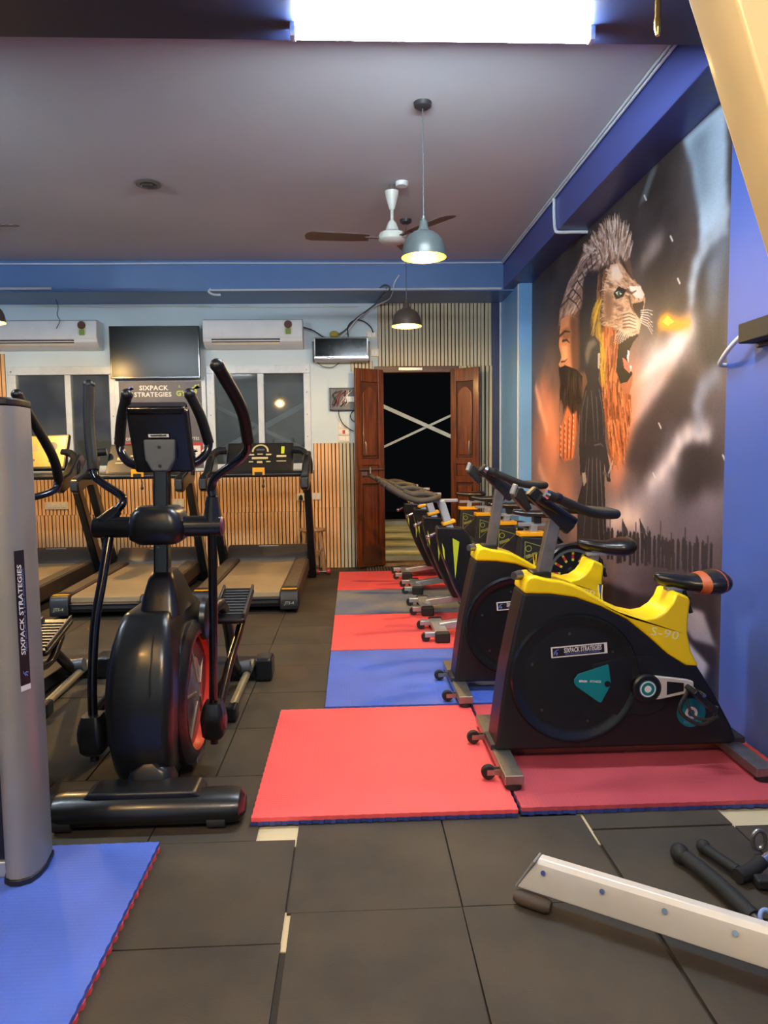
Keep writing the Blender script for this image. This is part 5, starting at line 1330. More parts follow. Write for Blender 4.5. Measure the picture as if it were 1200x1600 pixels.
ART = [
 ('p',(150, 168, 184),2,[(3.955,2.92),(3.469,2.874),(3.438,2.248),(3.577,2.26),(3.706,2.268),(3.735,2.478),(3.822,2.726)]),
 ('p',(96, 110, 122),7,[(3.867,2.846),(3.649,2.84),(3.633,2.514),(3.721,2.445),(3.773,2.635)]),
 ('p',(40, 43, 50),5,[(3.711,2.24),(3.609,2.311),(3.437,2.22),(3.408,1.635),(3.654,1.678),(3.809,1.938),(3.794,2.115)]),
 ('g',(150, 164, 178),0.05,[(3.452,2.358),(3.536,2.29),(3.666,2.257),(3.746,2.191),(3.787,2.098),(3.79,2.024)]),
 ('g',(96, 108, 122),0.09,[(3.476,2.205),(3.556,2.116),(3.564,1.978)]),
 ('p',(214, 204, 204),5,[(4.621,1.648),(4.307,1.757),(3.996,1.854),(3.824,1.903),(3.789,1.852),(3.992,1.751),(4.22,1.663),(4.524,1.603)]),
 ('g',(226, 214, 212),0.1,[(4.525,1.639),(4.223,1.739),(3.959,1.825),(3.807,1.893)]),
 ('p',(190, 164, 158),8,[(4.67,1.634),(4.304,1.688),(3.993,1.767),(4.097,1.585),(4.381,1.451),(4.661,1.39)]),
 ('g',(216, 136, 100),0.13,[(4.598,1.683),(4.665,1.503),(4.735,1.316),(4.833,1.103)]),
 ('p',(250, 168, 30),2,[(4.201,1.99),(4.097,2.02),(4.001,1.967),(3.808,1.916),(3.927,1.898),(4.151,1.94)]),
 ('g',(240, 150, 50),0.05,[(4.153,1.977),(3.825,1.914)]),
 ('p',(255, 214, 70),1,[(4.145,1.98),(4.077,2.0),(3.994,1.953),(4.075,1.945)]),
 ('p',(58, 48, 52),8,[(4.136,1.588),(3.848,1.686),(3.682,1.623),(3.673,1.416),(3.971,1.27),(4.367,1.115),(4.703,1.164),(4.515,1.367)]),
 ('p',(40, 36, 42),6,[(3.969,1.222),(3.798,1.33),(3.607,1.325),(3.427,1.195),(3.427,0.914),(3.778,0.898),(3.961,1.061)]),
 ('g',(160, 150, 160),0.13,[(4.404,0.917),(4.235,1.032),(4.077,1.123),(3.969,1.222)]),
 ('g',(206, 196, 196),0.06,[(4.256,1.049),(4.116,1.122),(3.976,1.214),(3.906,1.286),(3.798,1.33),(3.669,1.339),(3.589,1.325)]),
 ('g',(126, 132, 148),0.05,[(3.67,1.371),(3.701,1.477),(3.648,1.561),(3.517,1.613)]),
 ('g',(128, 118, 128),0.12,[(3.68,0.891),(3.559,0.946),(3.445,0.983)]),
 ('g',(150, 136, 142),0.16,[(4.904,0.782),(4.494,0.855),(4.105,0.853)]),
 ('g',(222, 196, 184),0.09,[(4.875,0.774),(4.639,0.824),(4.47,0.821)]),
 ('g',(96, 86, 96),0.16,[(4.104,0.82),(3.742,0.824),(3.467,0.867)]),
 ('g',(214, 140, 108),0.16,[(6.765,1.786),(6.509,1.531),(6.362,1.295),(6.45,1.036)]),
 ('g',(236, 176, 144),0.05,[(7.003,1.861),(6.847,1.684),(6.606,1.457)]),
 ('g',(176, 122, 104),0.2,[(6.548,1.06),(6.086,0.948),(5.834,0.722)]),
 ('g',(206, 160, 138),0.06,[(6.858,1.107),(6.544,0.901),(6.257,0.737)]),
 ('p',(96, 100, 104),2,[(4.523,2.739),(4.313,2.923),(4.251,2.874),(4.403,2.748)]),
 ('g',(120, 108, 104),0.08,[(4.419,2.395),(4.293,2.429),(4.212,2.439)]),
 ('p',(96, 72, 60),1,[(6.238,2.312),(6.222,2.443),(6.098,2.54),(5.962,2.629),(5.768,2.698),(5.616,2.761),(5.472,2.803),(5.281,2.818),(5.127,2.814),(5.054,2.825),(4.911,2.76),(4.775,2.688),(4.73,2.632),(4.665,2.574),(4.638,2.521),(4.648,2.463),(4.584,2.31),(4.752,2.081),(4.835,1.934),(4.876,1.792),(4.737,1.68),(4.606,1.59),(4.621,1.434),(4.7,1.277),(4.853,1.153),(5.1,1.281),(5.212,1.548),(5.494,1.658),(5.681,1.864),(5.692,2.246),(5.988,2.338)]),
 ('p',(146, 116, 100),1,[(6.231,2.341),(6.204,2.45),(6.081,2.547),(5.945,2.63),(5.752,2.694),(5.557,2.755),(5.333,2.772),(5.15,2.746),(5.144,2.592),(5.245,2.532),(5.494,2.602),(5.609,2.51),(5.603,2.342),(5.887,2.349),(6.13,2.374)]),
 ('f',[(206, 184, 168), (166, 134, 112), (124, 92, 74), (226, 212, 200), (100, 72, 58), (188, 160, 140)],(620, 0.08397932816537468, 0.009),[(5.524,2.655),(5.528,2.774),(5.307,2.8),(5.126,2.797),(5.029,2.793),(4.864,2.718),(4.752,2.646),(4.664,2.559),(4.645,2.477),(4.767,2.462),(4.995,2.52),(5.246,2.567)],[(5.527,2.738,5.599,2.775),(5.252,2.75,5.301,2.795),(5.051,2.733,5.067,2.771),(4.861,2.646,4.854,2.676),(4.684,2.534,4.66,2.555)]),
 ('f',[(190, 164, 150), (120, 92, 80), (84, 60, 52), (214, 196, 184), (150, 122, 108)],(240, 0.11843238587424633, 0.008),[(6.22,2.36),(6.168,2.474),(6.029,2.565),(5.831,2.657),(5.585,2.726),(5.358,2.718),(5.197,2.657),(5.245,2.541),(5.494,2.593),(5.608,2.492),(5.634,2.348),(5.921,2.365)],[(5.357,2.683,5.434,2.682),(5.674,2.665,5.748,2.654),(5.961,2.59,6.015,2.566),(6.131,2.446,6.159,2.411)]),
 ('s',(60, 42, 38),0.016,[(6.168,2.463),(5.958,2.491),(5.759,2.406),(5.617,2.298)]),
 ('s',(60, 42, 38),0.016,[(6.007,2.511),(5.84,2.534),(5.68,2.449),(5.565,2.353)]),
 ('s',(60, 42, 38),0.016,[(5.854,2.556),(5.727,2.575),(5.602,2.489),(5.514,2.407)]),
 ('s',(60, 42, 38),0.016,[(5.709,2.599),(5.618,2.614),(5.526,2.529),(5.464,2.46)]),
 ('s',(60, 42, 38),0.016,[(5.571,2.64),(5.513,2.652),(5.453,2.568),(5.415,2.511)]),
 ('s',(60, 42, 38),0.016,[(5.44,2.678),(5.412,2.689),(5.382,2.606),(5.367,2.562)]),
 ('p',(40, 36, 40),3,[(5.494,2.593),(5.245,2.532),(5.178,2.447),(5.212,2.335),(5.344,2.274),(5.379,2.102),(5.5,1.844),(5.681,1.864),(5.694,2.294),(5.576,2.411),(5.58,2.541)]),
 ('p',(168, 88, 46),1,[(5.133,2.267),(4.886,2.08),(4.835,1.934),(4.876,1.792),(4.737,1.68),(4.603,1.605),(4.621,1.434),(4.722,1.277),(4.949,1.211),(5.112,1.629),(5.256,2.082)]),
 ('f',[(206, 118, 66), (126, 66, 38), (226, 146, 92), (92, 50, 32), (176, 92, 46)],(560, 0.12919896640826872, 0.01),[(5.233,2.165),(5.03,2.146),(4.874,2.053),(4.847,1.935),(4.887,1.785),(4.748,1.673),(4.607,1.598),(4.632,1.434),(4.722,1.277),(4.949,1.211),(5.112,1.629)],[(5.181,2.156,5.179,2.121),(4.878,1.858,4.886,1.826),(4.734,1.6,4.724,1.567),(4.954,1.364,4.939,1.33)]),
 ('f',[(70, 50, 40), (120, 86, 60), (44, 32, 28), (150, 104, 70)],(160, 0.13996554694229113, 0.009),[(5.245,2.532),(5.092,2.528),(5.083,2.257),(5.129,2.147),(5.23,2.078),(5.263,2.293)],[(5.192,2.502,5.201,2.47),(5.181,2.156,5.179,2.121)]),
 ('f',[(206, 170, 50), (150, 120, 36), (186, 150, 60)],(70, 0.12919896640826872, 0.01),[(5.239,2.349),(5.173,2.327),(5.208,2.196),(5.098,1.971),(5.079,1.781),(5.155,1.789),(5.23,2.078),(5.341,2.202),(5.344,2.283)],[(5.237,2.297,5.268,2.268),(5.178,2.069,5.161,2.032)]),
 ('p',(178, 124, 92),1,[(6.165,2.361),(5.921,2.356),(5.725,2.29),(5.721,2.156),(5.744,1.881),(6.174,1.96),(6.237,1.989),(6.15,2.04),(6.226,2.144),(6.217,2.225)]),
 ('p',(96, 64, 50),3,[(5.92,2.336),(5.694,2.294),(5.681,1.874),(5.842,1.892),(5.897,2.106)]),
 ('p',(206, 156, 122),2,[(6.16,2.144),(5.999,2.111),(5.979,1.998),(6.157,2.02),(6.129,2.058)]),
 ('p',(130, 88, 66),2,[(6.163,2.268),(5.952,2.263),(5.85,2.177),(5.984,2.158),(6.161,2.206)]),
 ('s',(44, 30, 26),0.022,[(6.199,2.227),(6.055,2.242),(5.917,2.215)]),
 ('s',(38, 27, 24),0.02,[(6.117,2.173),(6.001,2.163),(5.928,2.13)]),
 ('s',(60, 40, 34),0.014,[(6.156,2.005),(6.049,1.996),(5.98,2.008)]),
 ('p',(28, 22, 22),1,[(6.237,1.962),(6.048,1.966),(5.713,1.887),(5.588,1.826),(5.581,1.609),(5.733,1.492),(6.038,1.598),(6.186,1.712),(6.189,1.837)]),
 ('f',[(54, 42, 38), (20, 16, 16), (74, 56, 46)],(120, 0.11843238587424633, 0.009),[(6.21,1.933),(5.713,1.878),(5.603,1.818),(5.597,1.61),(5.734,1.502),(6.021,1.597),(6.178,1.711)],[(6.011,1.901,6.024,1.862),(5.739,1.677,5.725,1.638)]),
 ('p',(190, 104, 64),2,[(6.279,1.273),(6.124,1.465),(5.977,1.632),(5.831,1.538),(5.717,1.573),(5.713,1.421),(5.798,1.199),(6.04,1.169)]),
 ('s',(80, 42, 30),0.014,[(6.176,1.452),(6.17,1.198)]),
 ('s',(246, 206, 170),0.014,[(6.161,1.466),(6.155,1.457)]),
 ('s',(246, 206, 170),0.014,[(6.159,1.418),(6.154,1.409)]),
 ('s',(246, 206, 170),0.014,[(6.158,1.371),(6.153,1.362)]),
 ('s',(246, 206, 170),0.014,[(6.157,1.323),(6.152,1.314)]),
 ('s',(246, 206, 170),0.014,[(6.156,1.275),(6.15,1.266)]),
 ('s',(246, 206, 170),0.014,[(6.155,1.228),(6.149,1.219)]),
 ('s',(80, 42, 30),0.014,[(6.053,1.491),(6.066,1.198)]),
 ('s',(246, 206, 170),0.014,[(6.038,1.493),(6.033,1.484)]),
 ('s',(246, 206, 170),0.014,[(6.037,1.447),(6.032,1.438)]),
 ('s',(246, 206, 170),0.014,[(6.036,1.4),(6.031,1.391)]),
 ('s',(246, 206, 170),0.014,[(6.035,1.353),(6.03,1.344)]),
 ('s',(246, 206, 170),0.014,[(6.034,1.307),(6.028,1.298)]),
 ('s',(246, 206, 170),0.014,[(6.032,1.26),(6.027,1.251)]),
 ('s',(80, 42, 30),0.014,[(5.936,1.529),(5.966,1.199)]),
 ('s',(246, 206, 170),0.014,[(5.921,1.52),(5.916,1.511)]),
 ('s',(246, 206, 170),0.014,[(5.92,1.474),(5.915,1.465)]),
 ('s',(246, 206, 170),0.014,[(5.918,1.428),(5.913,1.419)]),
 ('s',(246, 206, 170),0.014,[(5.917,1.382),(5.912,1.374)]),
 ('s',(246, 206, 170),0.014,[(5.916,1.337),(5.911,1.328)]),
 ('s',(246, 206, 170),0.014,[(5.915,1.291),(5.91,1.282)]),
 ('s',(80, 42, 30),0.014,[(5.823,1.565),(5.869,1.199)]),
 ('s',(246, 206, 170),0.014,[(5.808,1.545),(5.803,1.536)]),
 ('s',(246, 206, 170),0.014,[(5.807,1.5),(5.802,1.491)]),
 ('s',(246, 206, 170),0.014,[(5.805,1.455),(5.801,1.447)]),
 ('s',(246, 206, 170),0.014,[(5.804,1.41),(5.799,1.402)]),
 ('s',(246, 206, 170),0.014,[(5.803,1.365),(5.798,1.357)]),
 ('s',(246, 206, 170),0.014,[(5.802,1.32),(5.797,1.312)]),
 ('p',(186, 148, 118),1,[(5.125,2.401),(4.995,2.512),(4.856,2.485),(4.7,2.407),(4.584,2.31),(4.473,2.254),(4.405,2.188),(4.394,2.149),(4.428,2.075),(4.481,1.969),(4.642,1.976),(4.886,2.072),(5.053,2.108),(5.132,2.233)]),
 ('f',[(190, 152, 122), (160, 120, 92), (222, 194, 168), (126, 90, 68), (204, 168, 138)],(420, 0.06459948320413436, 0.007),[(5.112,2.382),(4.995,2.504),(4.855,2.477),(4.7,2.399),(4.594,2.312),(4.493,2.259),(4.424,2.192),(4.451,2.161),(4.629,2.182),(4.586,2.105),(4.482,1.988),(4.642,1.984),(4.886,2.08),(5.054,2.117),(5.119,2.23)],[(4.854,2.436,4.873,2.473),(4.99,2.371,5.068,2.399),(5.009,2.226,5.087,2.224),(4.653,2.264,4.713,2.293),(4.666,2.065,4.708,2.048),(4.511,2.226,4.536,2.255)]),
 ('p',(226, 200, 182),2,[(4.995,2.5),(4.855,2.477),(4.764,2.383),(4.84,2.357),(4.979,2.406)]),
 ('p',(232, 218, 208),1,[(4.654,2.291),(4.473,2.249),(4.414,2.191),(4.436,2.169),(4.539,2.197),(4.622,2.246)]),
 ('p',(128, 92, 70),3,[(5.112,2.365),(4.953,2.313),(4.937,2.195),(5.005,2.117),(5.111,2.203)]),
 ('p',(30, 24, 24),1,[(4.936,2.308),(4.839,2.334),(4.695,2.278),(4.758,2.248),(4.888,2.257)]),
 ('p',(206, 226, 210),1,[(4.894,2.304),(4.838,2.303),(4.786,2.274),(4.843,2.266)]),
 ('s',(18, 28, 24),0.02,[(4.839,2.292),(4.834,2.275)]),
 ('s',(70, 48, 40),0.022,[(4.812,2.505),(4.7,2.399),(4.594,2.32)]),
 ('s',(84, 58, 46),0.018,[(4.695,2.273),(4.611,2.238),(4.541,2.238)]),
 ('s',(90, 62, 50),0.018,[(4.652,2.225),(4.618,2.165),(4.566,2.108)]),
 ('p',(56, 40, 38),1,[(4.604,2.173),(4.508,2.159),(4.409,2.151),(4.438,2.077),(4.481,2.055),(4.566,2.116)]),
 ('p',(214, 186, 164),2,[(4.755,2.16),(4.586,2.112),(4.484,2.048),(4.492,1.99),(4.644,2.015),(4.752,2.081)]),
 ('s',(104, 74, 60),0.01,[(4.754,2.132),(4.648,2.123),(4.535,2.084)]),
 ('s',(104, 74, 60),0.01,[(4.753,2.112),(4.647,2.101),(4.534,2.064)]),
 ('s',(104, 74, 60),0.01,[(4.753,2.091),(4.646,2.079),(4.533,2.044)]),
 ('s',(104, 74, 60),0.01,[(4.752,2.07),(4.645,2.057),(4.532,2.024)]),
 ('s',(104, 74, 60),0.01,[(4.751,2.049),(4.644,2.035),(4.532,2.005)]),
 ('s',(240, 226, 212),0.006,[(4.795,2.048),(4.884,2.014),(4.917,1.97)]),
 ('s',(240, 226, 212),0.006,[(4.766,2.04),(4.849,2.004),(4.882,1.962)]),
 ('s',(240, 226, 212),0.006,[(4.737,2.032),(4.815,1.994),(4.847,1.955)]),
 ('s',(240, 226, 212),0.006,[(4.709,2.024),(4.781,1.983),(4.813,1.947)]),
 ('s',(240, 226, 212),0.006,[(4.681,2.016),(4.748,1.974),(4.78,1.94)]),
 ('s',(240, 226, 212),0.006,[(4.654,2.009),(4.715,1.964),(4.747,1.933)]),
 ('s',(240, 226, 212),0.006,[(4.626,2.001),(4.683,1.954),(4.714,1.926)]),
 ('s',(240, 226, 212),0.006,[(4.6,1.994),(4.651,1.945),(4.682,1.919)]),
 ('s',(240, 226, 212),0.006,[(4.573,1.986),(4.62,1.935),(4.65,1.912)]),
 ('s',(240, 226, 212),0.006,[(4.547,1.979),(4.589,1.926),(4.619,1.905)]),
 ('s',(226, 220, 216),0.005,[(4.458,2.103),(4.355,2.087),(4.282,2.065)]),
 ('s',(226, 220, 216),0.005,[(4.457,2.091),(4.354,2.071),(4.281,2.042)]),
 ('s',(226, 220, 216),0.005,[(4.457,2.079),(4.353,2.054),(4.28,2.019)]),
 ('s',(226, 220, 216),0.005,[(4.456,2.067),(4.353,2.038),(4.279,1.996)]),
 ('s',(226, 220, 216),0.005,[(4.456,2.055),(4.352,2.022),(4.278,1.973)]),
 ('s',(226, 220, 216),0.005,[(4.455,2.043),(4.351,2.006),(4.277,1.95)]),
 ('s',(226, 220, 216),0.005,[(4.455,2.031),(4.351,1.99),(4.276,1.927)]),
 ('p',(26, 18, 19),1,[(4.836,1.95),(4.642,1.972),(4.471,1.964),(4.579,1.927),(4.638,1.882),(4.667,1.807),(4.575,1.735),(4.652,1.694),(4.782,1.691),(4.864,1.782)]),
 ('p',(190, 106, 88),1,[(4.755,1.858),(4.689,1.834),(4.596,1.756),(4.633,1.745),(4.72,1.786)]),
 ('p',(236, 224, 208),1,[(4.664,1.893),(4.634,1.881),(4.65,1.815),(4.675,1.84)]),
 ('p',(236, 224, 208),1,[(4.631,1.795),(4.593,1.783),(4.609,1.752)]),
 ('p',(164, 100, 68),1,[(4.782,1.688),(4.642,1.693),(4.571,1.733),(4.585,1.666),(4.628,1.615),(4.735,1.616)]),
 ('p',(42, 40, 45),1,[(5.557,1.952),(5.574,2.042),(5.472,2.092),(5.307,2.087),(5.193,2.018),(5.176,1.882),(5.215,1.763),(5.157,1.696),(5.092,1.527),(5.061,1.322),(4.962,1.14),(4.947,1.04),(5.016,1.038),(5.08,1.179),(5.045,0.872),(5.001,0.609),(5.689,0.525),(5.67,0.875),(5.476,1.109),(5.464,1.198),(5.503,1.086),(5.616,1.061),(5.652,1.288),(5.618,1.603),(5.522,1.728),(5.462,1.766),(5.533,1.861)]),
 ('p',(92, 88, 86),2,[(5.53,1.981),(5.464,2.065),(5.319,2.068),(5.255,2.021),(5.382,2.002),(5.472,1.887)]),
 ('p',(166, 150, 138),1,[(5.24,1.952),(5.184,1.945),(5.192,1.833),(5.236,1.848)]),
 ('s',(98, 94, 96),0.01,[(5.494,1.704),(5.595,1.556),(5.594,1.287)]),
 ('s',(98, 94, 96),0.01,[(5.2,1.689),(5.115,1.529),(5.098,1.364)]),
 ('s',(98, 94, 96),0.01,[(5.372,1.694),(5.32,1.498),(5.282,1.327)]),
 ('s',(98, 94, 96),0.01,[(5.451,1.657),(5.486,1.462),(5.495,1.286)]),
 ('s',(98, 94, 96),0.01,[(5.261,1.642),(5.224,1.472),(5.206,1.325)]),
 ('s',(98, 94, 96),0.01,[(5.41,1.198),(5.467,0.843),(5.529,0.567)]),
 ('s',(98, 94, 96),0.01,[(5.33,1.198),(5.332,0.852),(5.337,0.59)]),
 ('s',(98, 94, 96),0.01,[(5.24,1.199),(5.204,0.861),(5.158,0.611)]),
 ('s',(98, 94, 96),0.01,[(5.164,1.179),(5.105,0.868),(5.06,0.622)]),
 ('s',(98, 94, 96),0.01,[(5.281,1.295),(5.156,1.303),(5.095,1.282)]),
 ('p',(150, 138, 130),1,[(5.573,1.084),(5.489,1.091),(5.459,1.021),(5.528,0.985)]),
 ('s',(180, 170, 160),0.014,[(4.983,1.1),(4.907,1.181)]),
 ('s',(90, 84, 80),0.02,[(5.089,1.097),(4.982,1.079)]),
 ('p',(46, 42, 48),1,[(5.003,0.493),(5.016,0.678),(4.999,0.713),(4.982,0.726),(4.959,0.717),(4.946,0.685),(4.945,0.502)]),
 ('s',(50, 46, 50),0.008,[(4.949,0.603),(4.944,0.788)]),
 ('p',(46, 42, 48),1,[(4.926,0.502),(4.938,0.684),(4.923,0.718),(4.906,0.731),(4.883,0.722),(4.871,0.691),(4.87,0.51)]),
 ('p',(46, 42, 48),1,[(4.814,0.491),(4.826,0.669),(4.811,0.711),(4.795,0.727),(4.774,0.715),(4.761,0.676),(4.76,0.5)]),
 ('p',(46, 42, 48),1,[(4.769,0.503),(4.781,0.679),(4.766,0.71),(4.75,0.721),(4.729,0.714),(4.717,0.686),(4.716,0.511)]),
 ('s',(50, 46, 50),0.008,[(4.72,0.608),(4.716,0.776)]),
 ('p',(46, 42, 48),1,[(4.698,0.524),(4.709,0.697),(4.695,0.726),(4.68,0.736),(4.659,0.73),(4.648,0.704),(4.647,0.531)]),
 ('p',(46, 42, 48),1,[(4.595,0.513),(4.607,0.683),(4.594,0.724),(4.579,0.739),(4.559,0.728),(4.548,0.69),(4.547,0.521)]),
 ('p',(46, 42, 48),1,[(4.533,0.539),(4.544,0.706),(4.531,0.736),(4.517,0.747),(4.497,0.739),(4.487,0.712),(4.485,0.546)]),
 ('s',(50, 46, 50),0.008,[(4.489,0.638),(4.486,0.8)]),
 ('p',(46, 42, 48),1,[(4.472,0.528),(4.483,0.693),(4.471,0.735),(4.457,0.75),(4.438,0.738),(4.427,0.7),(4.426,0.535)]),
 ('p',(46, 42, 48),1,[(4.399,0.555),(4.41,0.717),(4.397,0.753),(4.384,0.766),(4.366,0.756),(4.356,0.724),(4.354,0.562)]),
 ('p',(46, 42, 48),1,[(4.343,0.548),(4.354,0.709),(4.341,0.735),(4.329,0.744),(4.311,0.738),(4.301,0.715),(4.299,0.555)]),
 ('s',(50, 46, 50),0.008,[(4.303,0.644),(4.3,0.791)]),
 ('p',(46, 42, 48),1,[(4.289,0.565),(4.3,0.724),(4.288,0.765),(4.276,0.779),(4.258,0.768),(4.248,0.729),(4.246,0.572)]),
 ('p',(46, 42, 48),1,[(4.215,0.56),(4.226,0.716),(4.215,0.744),(4.203,0.754),(4.186,0.747),(4.176,0.722),(4.174,0.567)]),
 ('p',(46, 42, 48),1,[(4.156,0.566),(4.167,0.719),(4.156,0.758),(4.144,0.772),(4.128,0.762),(4.118,0.725),(4.116,0.572)]),
 ('s',(50, 46, 50),0.008,[(4.119,0.657),(4.119,0.841)]),
 ('p',(46, 42, 48),1,[(4.102,0.573),(4.112,0.725),(4.102,0.754),(4.09,0.765),(4.074,0.757),(4.065,0.73),(4.063,0.579)]),
 ('p',(46, 42, 48),1,[(4.055,0.579),(4.065,0.729),(4.054,0.753),(4.043,0.762),(4.028,0.756),(4.019,0.735),(4.016,0.585)]),
 ('p',(46, 42, 48),1,[(4.01,0.573),(4.02,0.722),(4.009,0.743),(3.998,0.751),(3.983,0.746),(3.975,0.727),(3.972,0.579)]),
 ('s',(50, 46, 50),0.008,[(3.976,0.661),(3.974,0.79)]),
 ('p',(46, 42, 48),1,[(3.965,0.582),(3.975,0.729),(3.965,0.755),(3.954,0.764),(3.939,0.758),(3.931,0.735),(3.928,0.588)]),
 ('p',(46, 42, 48),1,[(3.9,0.594),(3.91,0.738),(3.9,0.765),(3.89,0.774),(3.875,0.768),(3.867,0.744),(3.864,0.6)]),
 ('p',(46, 42, 48),1,[(3.837,0.608),(3.847,0.75),(3.838,0.777),(3.828,0.787),(3.814,0.78),(3.806,0.755),(3.803,0.613)]),
 ('s',(50, 46, 50),0.008,[(3.807,0.692),(3.806,0.836)]),
 ('p',(46, 42, 48),1,[(3.81,0.598),(3.82,0.739),(3.811,0.764),(3.801,0.773),(3.787,0.767),(3.779,0.745),(3.776,0.604)]),
 ('p',(46, 42, 48),1,[(3.759,0.601),(3.768,0.74),(3.759,0.766),(3.75,0.775),(3.736,0.768),(3.729,0.745),(3.726,0.606)]),
 ('p',(46, 42, 48),1,[(3.707,0.603),(3.716,0.74),(3.708,0.761),(3.698,0.769),(3.685,0.764),(3.678,0.745),(3.675,0.608)]),
 ('s',(50, 46, 50),0.008,[(3.678,0.684),(3.677,0.806)]),
 ('p',(46, 42, 48),1,[(3.675,0.622),(3.685,0.758),(3.677,0.791),(3.668,0.802),(3.654,0.793),(3.647,0.763),(3.644,0.627)]),
 ('p',(46, 42, 48),1,[(3.617,0.628),(3.627,0.762),(3.618,0.787),(3.609,0.796),(3.597,0.789),(3.59,0.767),(3.586,0.633)]),
 ('p',(46, 42, 48),1,[(3.585,0.626),(3.594,0.759),(3.586,0.778),(3.577,0.785),(3.564,0.78),(3.558,0.763),(3.554,0.631)]),
 ('s',(50, 46, 50),0.008,[(3.558,0.704),(3.557,0.819)]),
 ('p',(46, 42, 48),1,[(3.529,0.622),(3.539,0.753),(3.531,0.787),(3.523,0.799),(3.511,0.79),(3.504,0.757),(3.5,0.627)]),
 ('p',(62, 54, 58),1,[(4.715,0.802),(4.621,0.739),(4.609,0.694),(4.692,0.72)]),
 ('s',(50, 46, 50),0.008,[(4.715,0.802),(4.683,0.632)]),
 ('p',(62, 54, 58),1,[(4.424,0.828),(4.34,0.768),(4.329,0.726),(4.402,0.751)]),
 ('s',(50, 46, 50),0.008,[(4.424,0.828),(4.394,0.668)]),
 ('p',(34, 31, 35),4,[(5.259,0.309),(4.419,0.353),(3.885,0.421),(3.459,0.635),(3.428,0.004),(5.229,-0.625)]),
 ('p',(166, 162, 172),2,[(4.315,0.235),(3.762,0.238),(3.514,0.171),(3.576,0.07),(3.872,0.138)]),
 ('p',(134, 130, 140),2,[(4.048,0.388),(3.593,0.431),(3.455,0.285),(3.689,0.257)]),
 ('s',(215, 210, 205),0.009,[(4.058,2.427),(4.031,2.395)]),
 ('s',(215, 210, 205),0.009,[(3.957,2.175),(3.931,2.144)]),
 ('s',(215, 210, 205),0.009,[(4.168,1.407),(4.139,1.379)]),
 ('s',(215, 210, 205),0.009,[(4.238,1.118),(4.208,1.092)]),
 ('s',(215, 210, 205),0.009,[(3.428,1.223),(3.408,1.201)]),
 ('s',(215, 210, 205),0.009,[(4.435,2.775),(4.403,2.737)]),
]

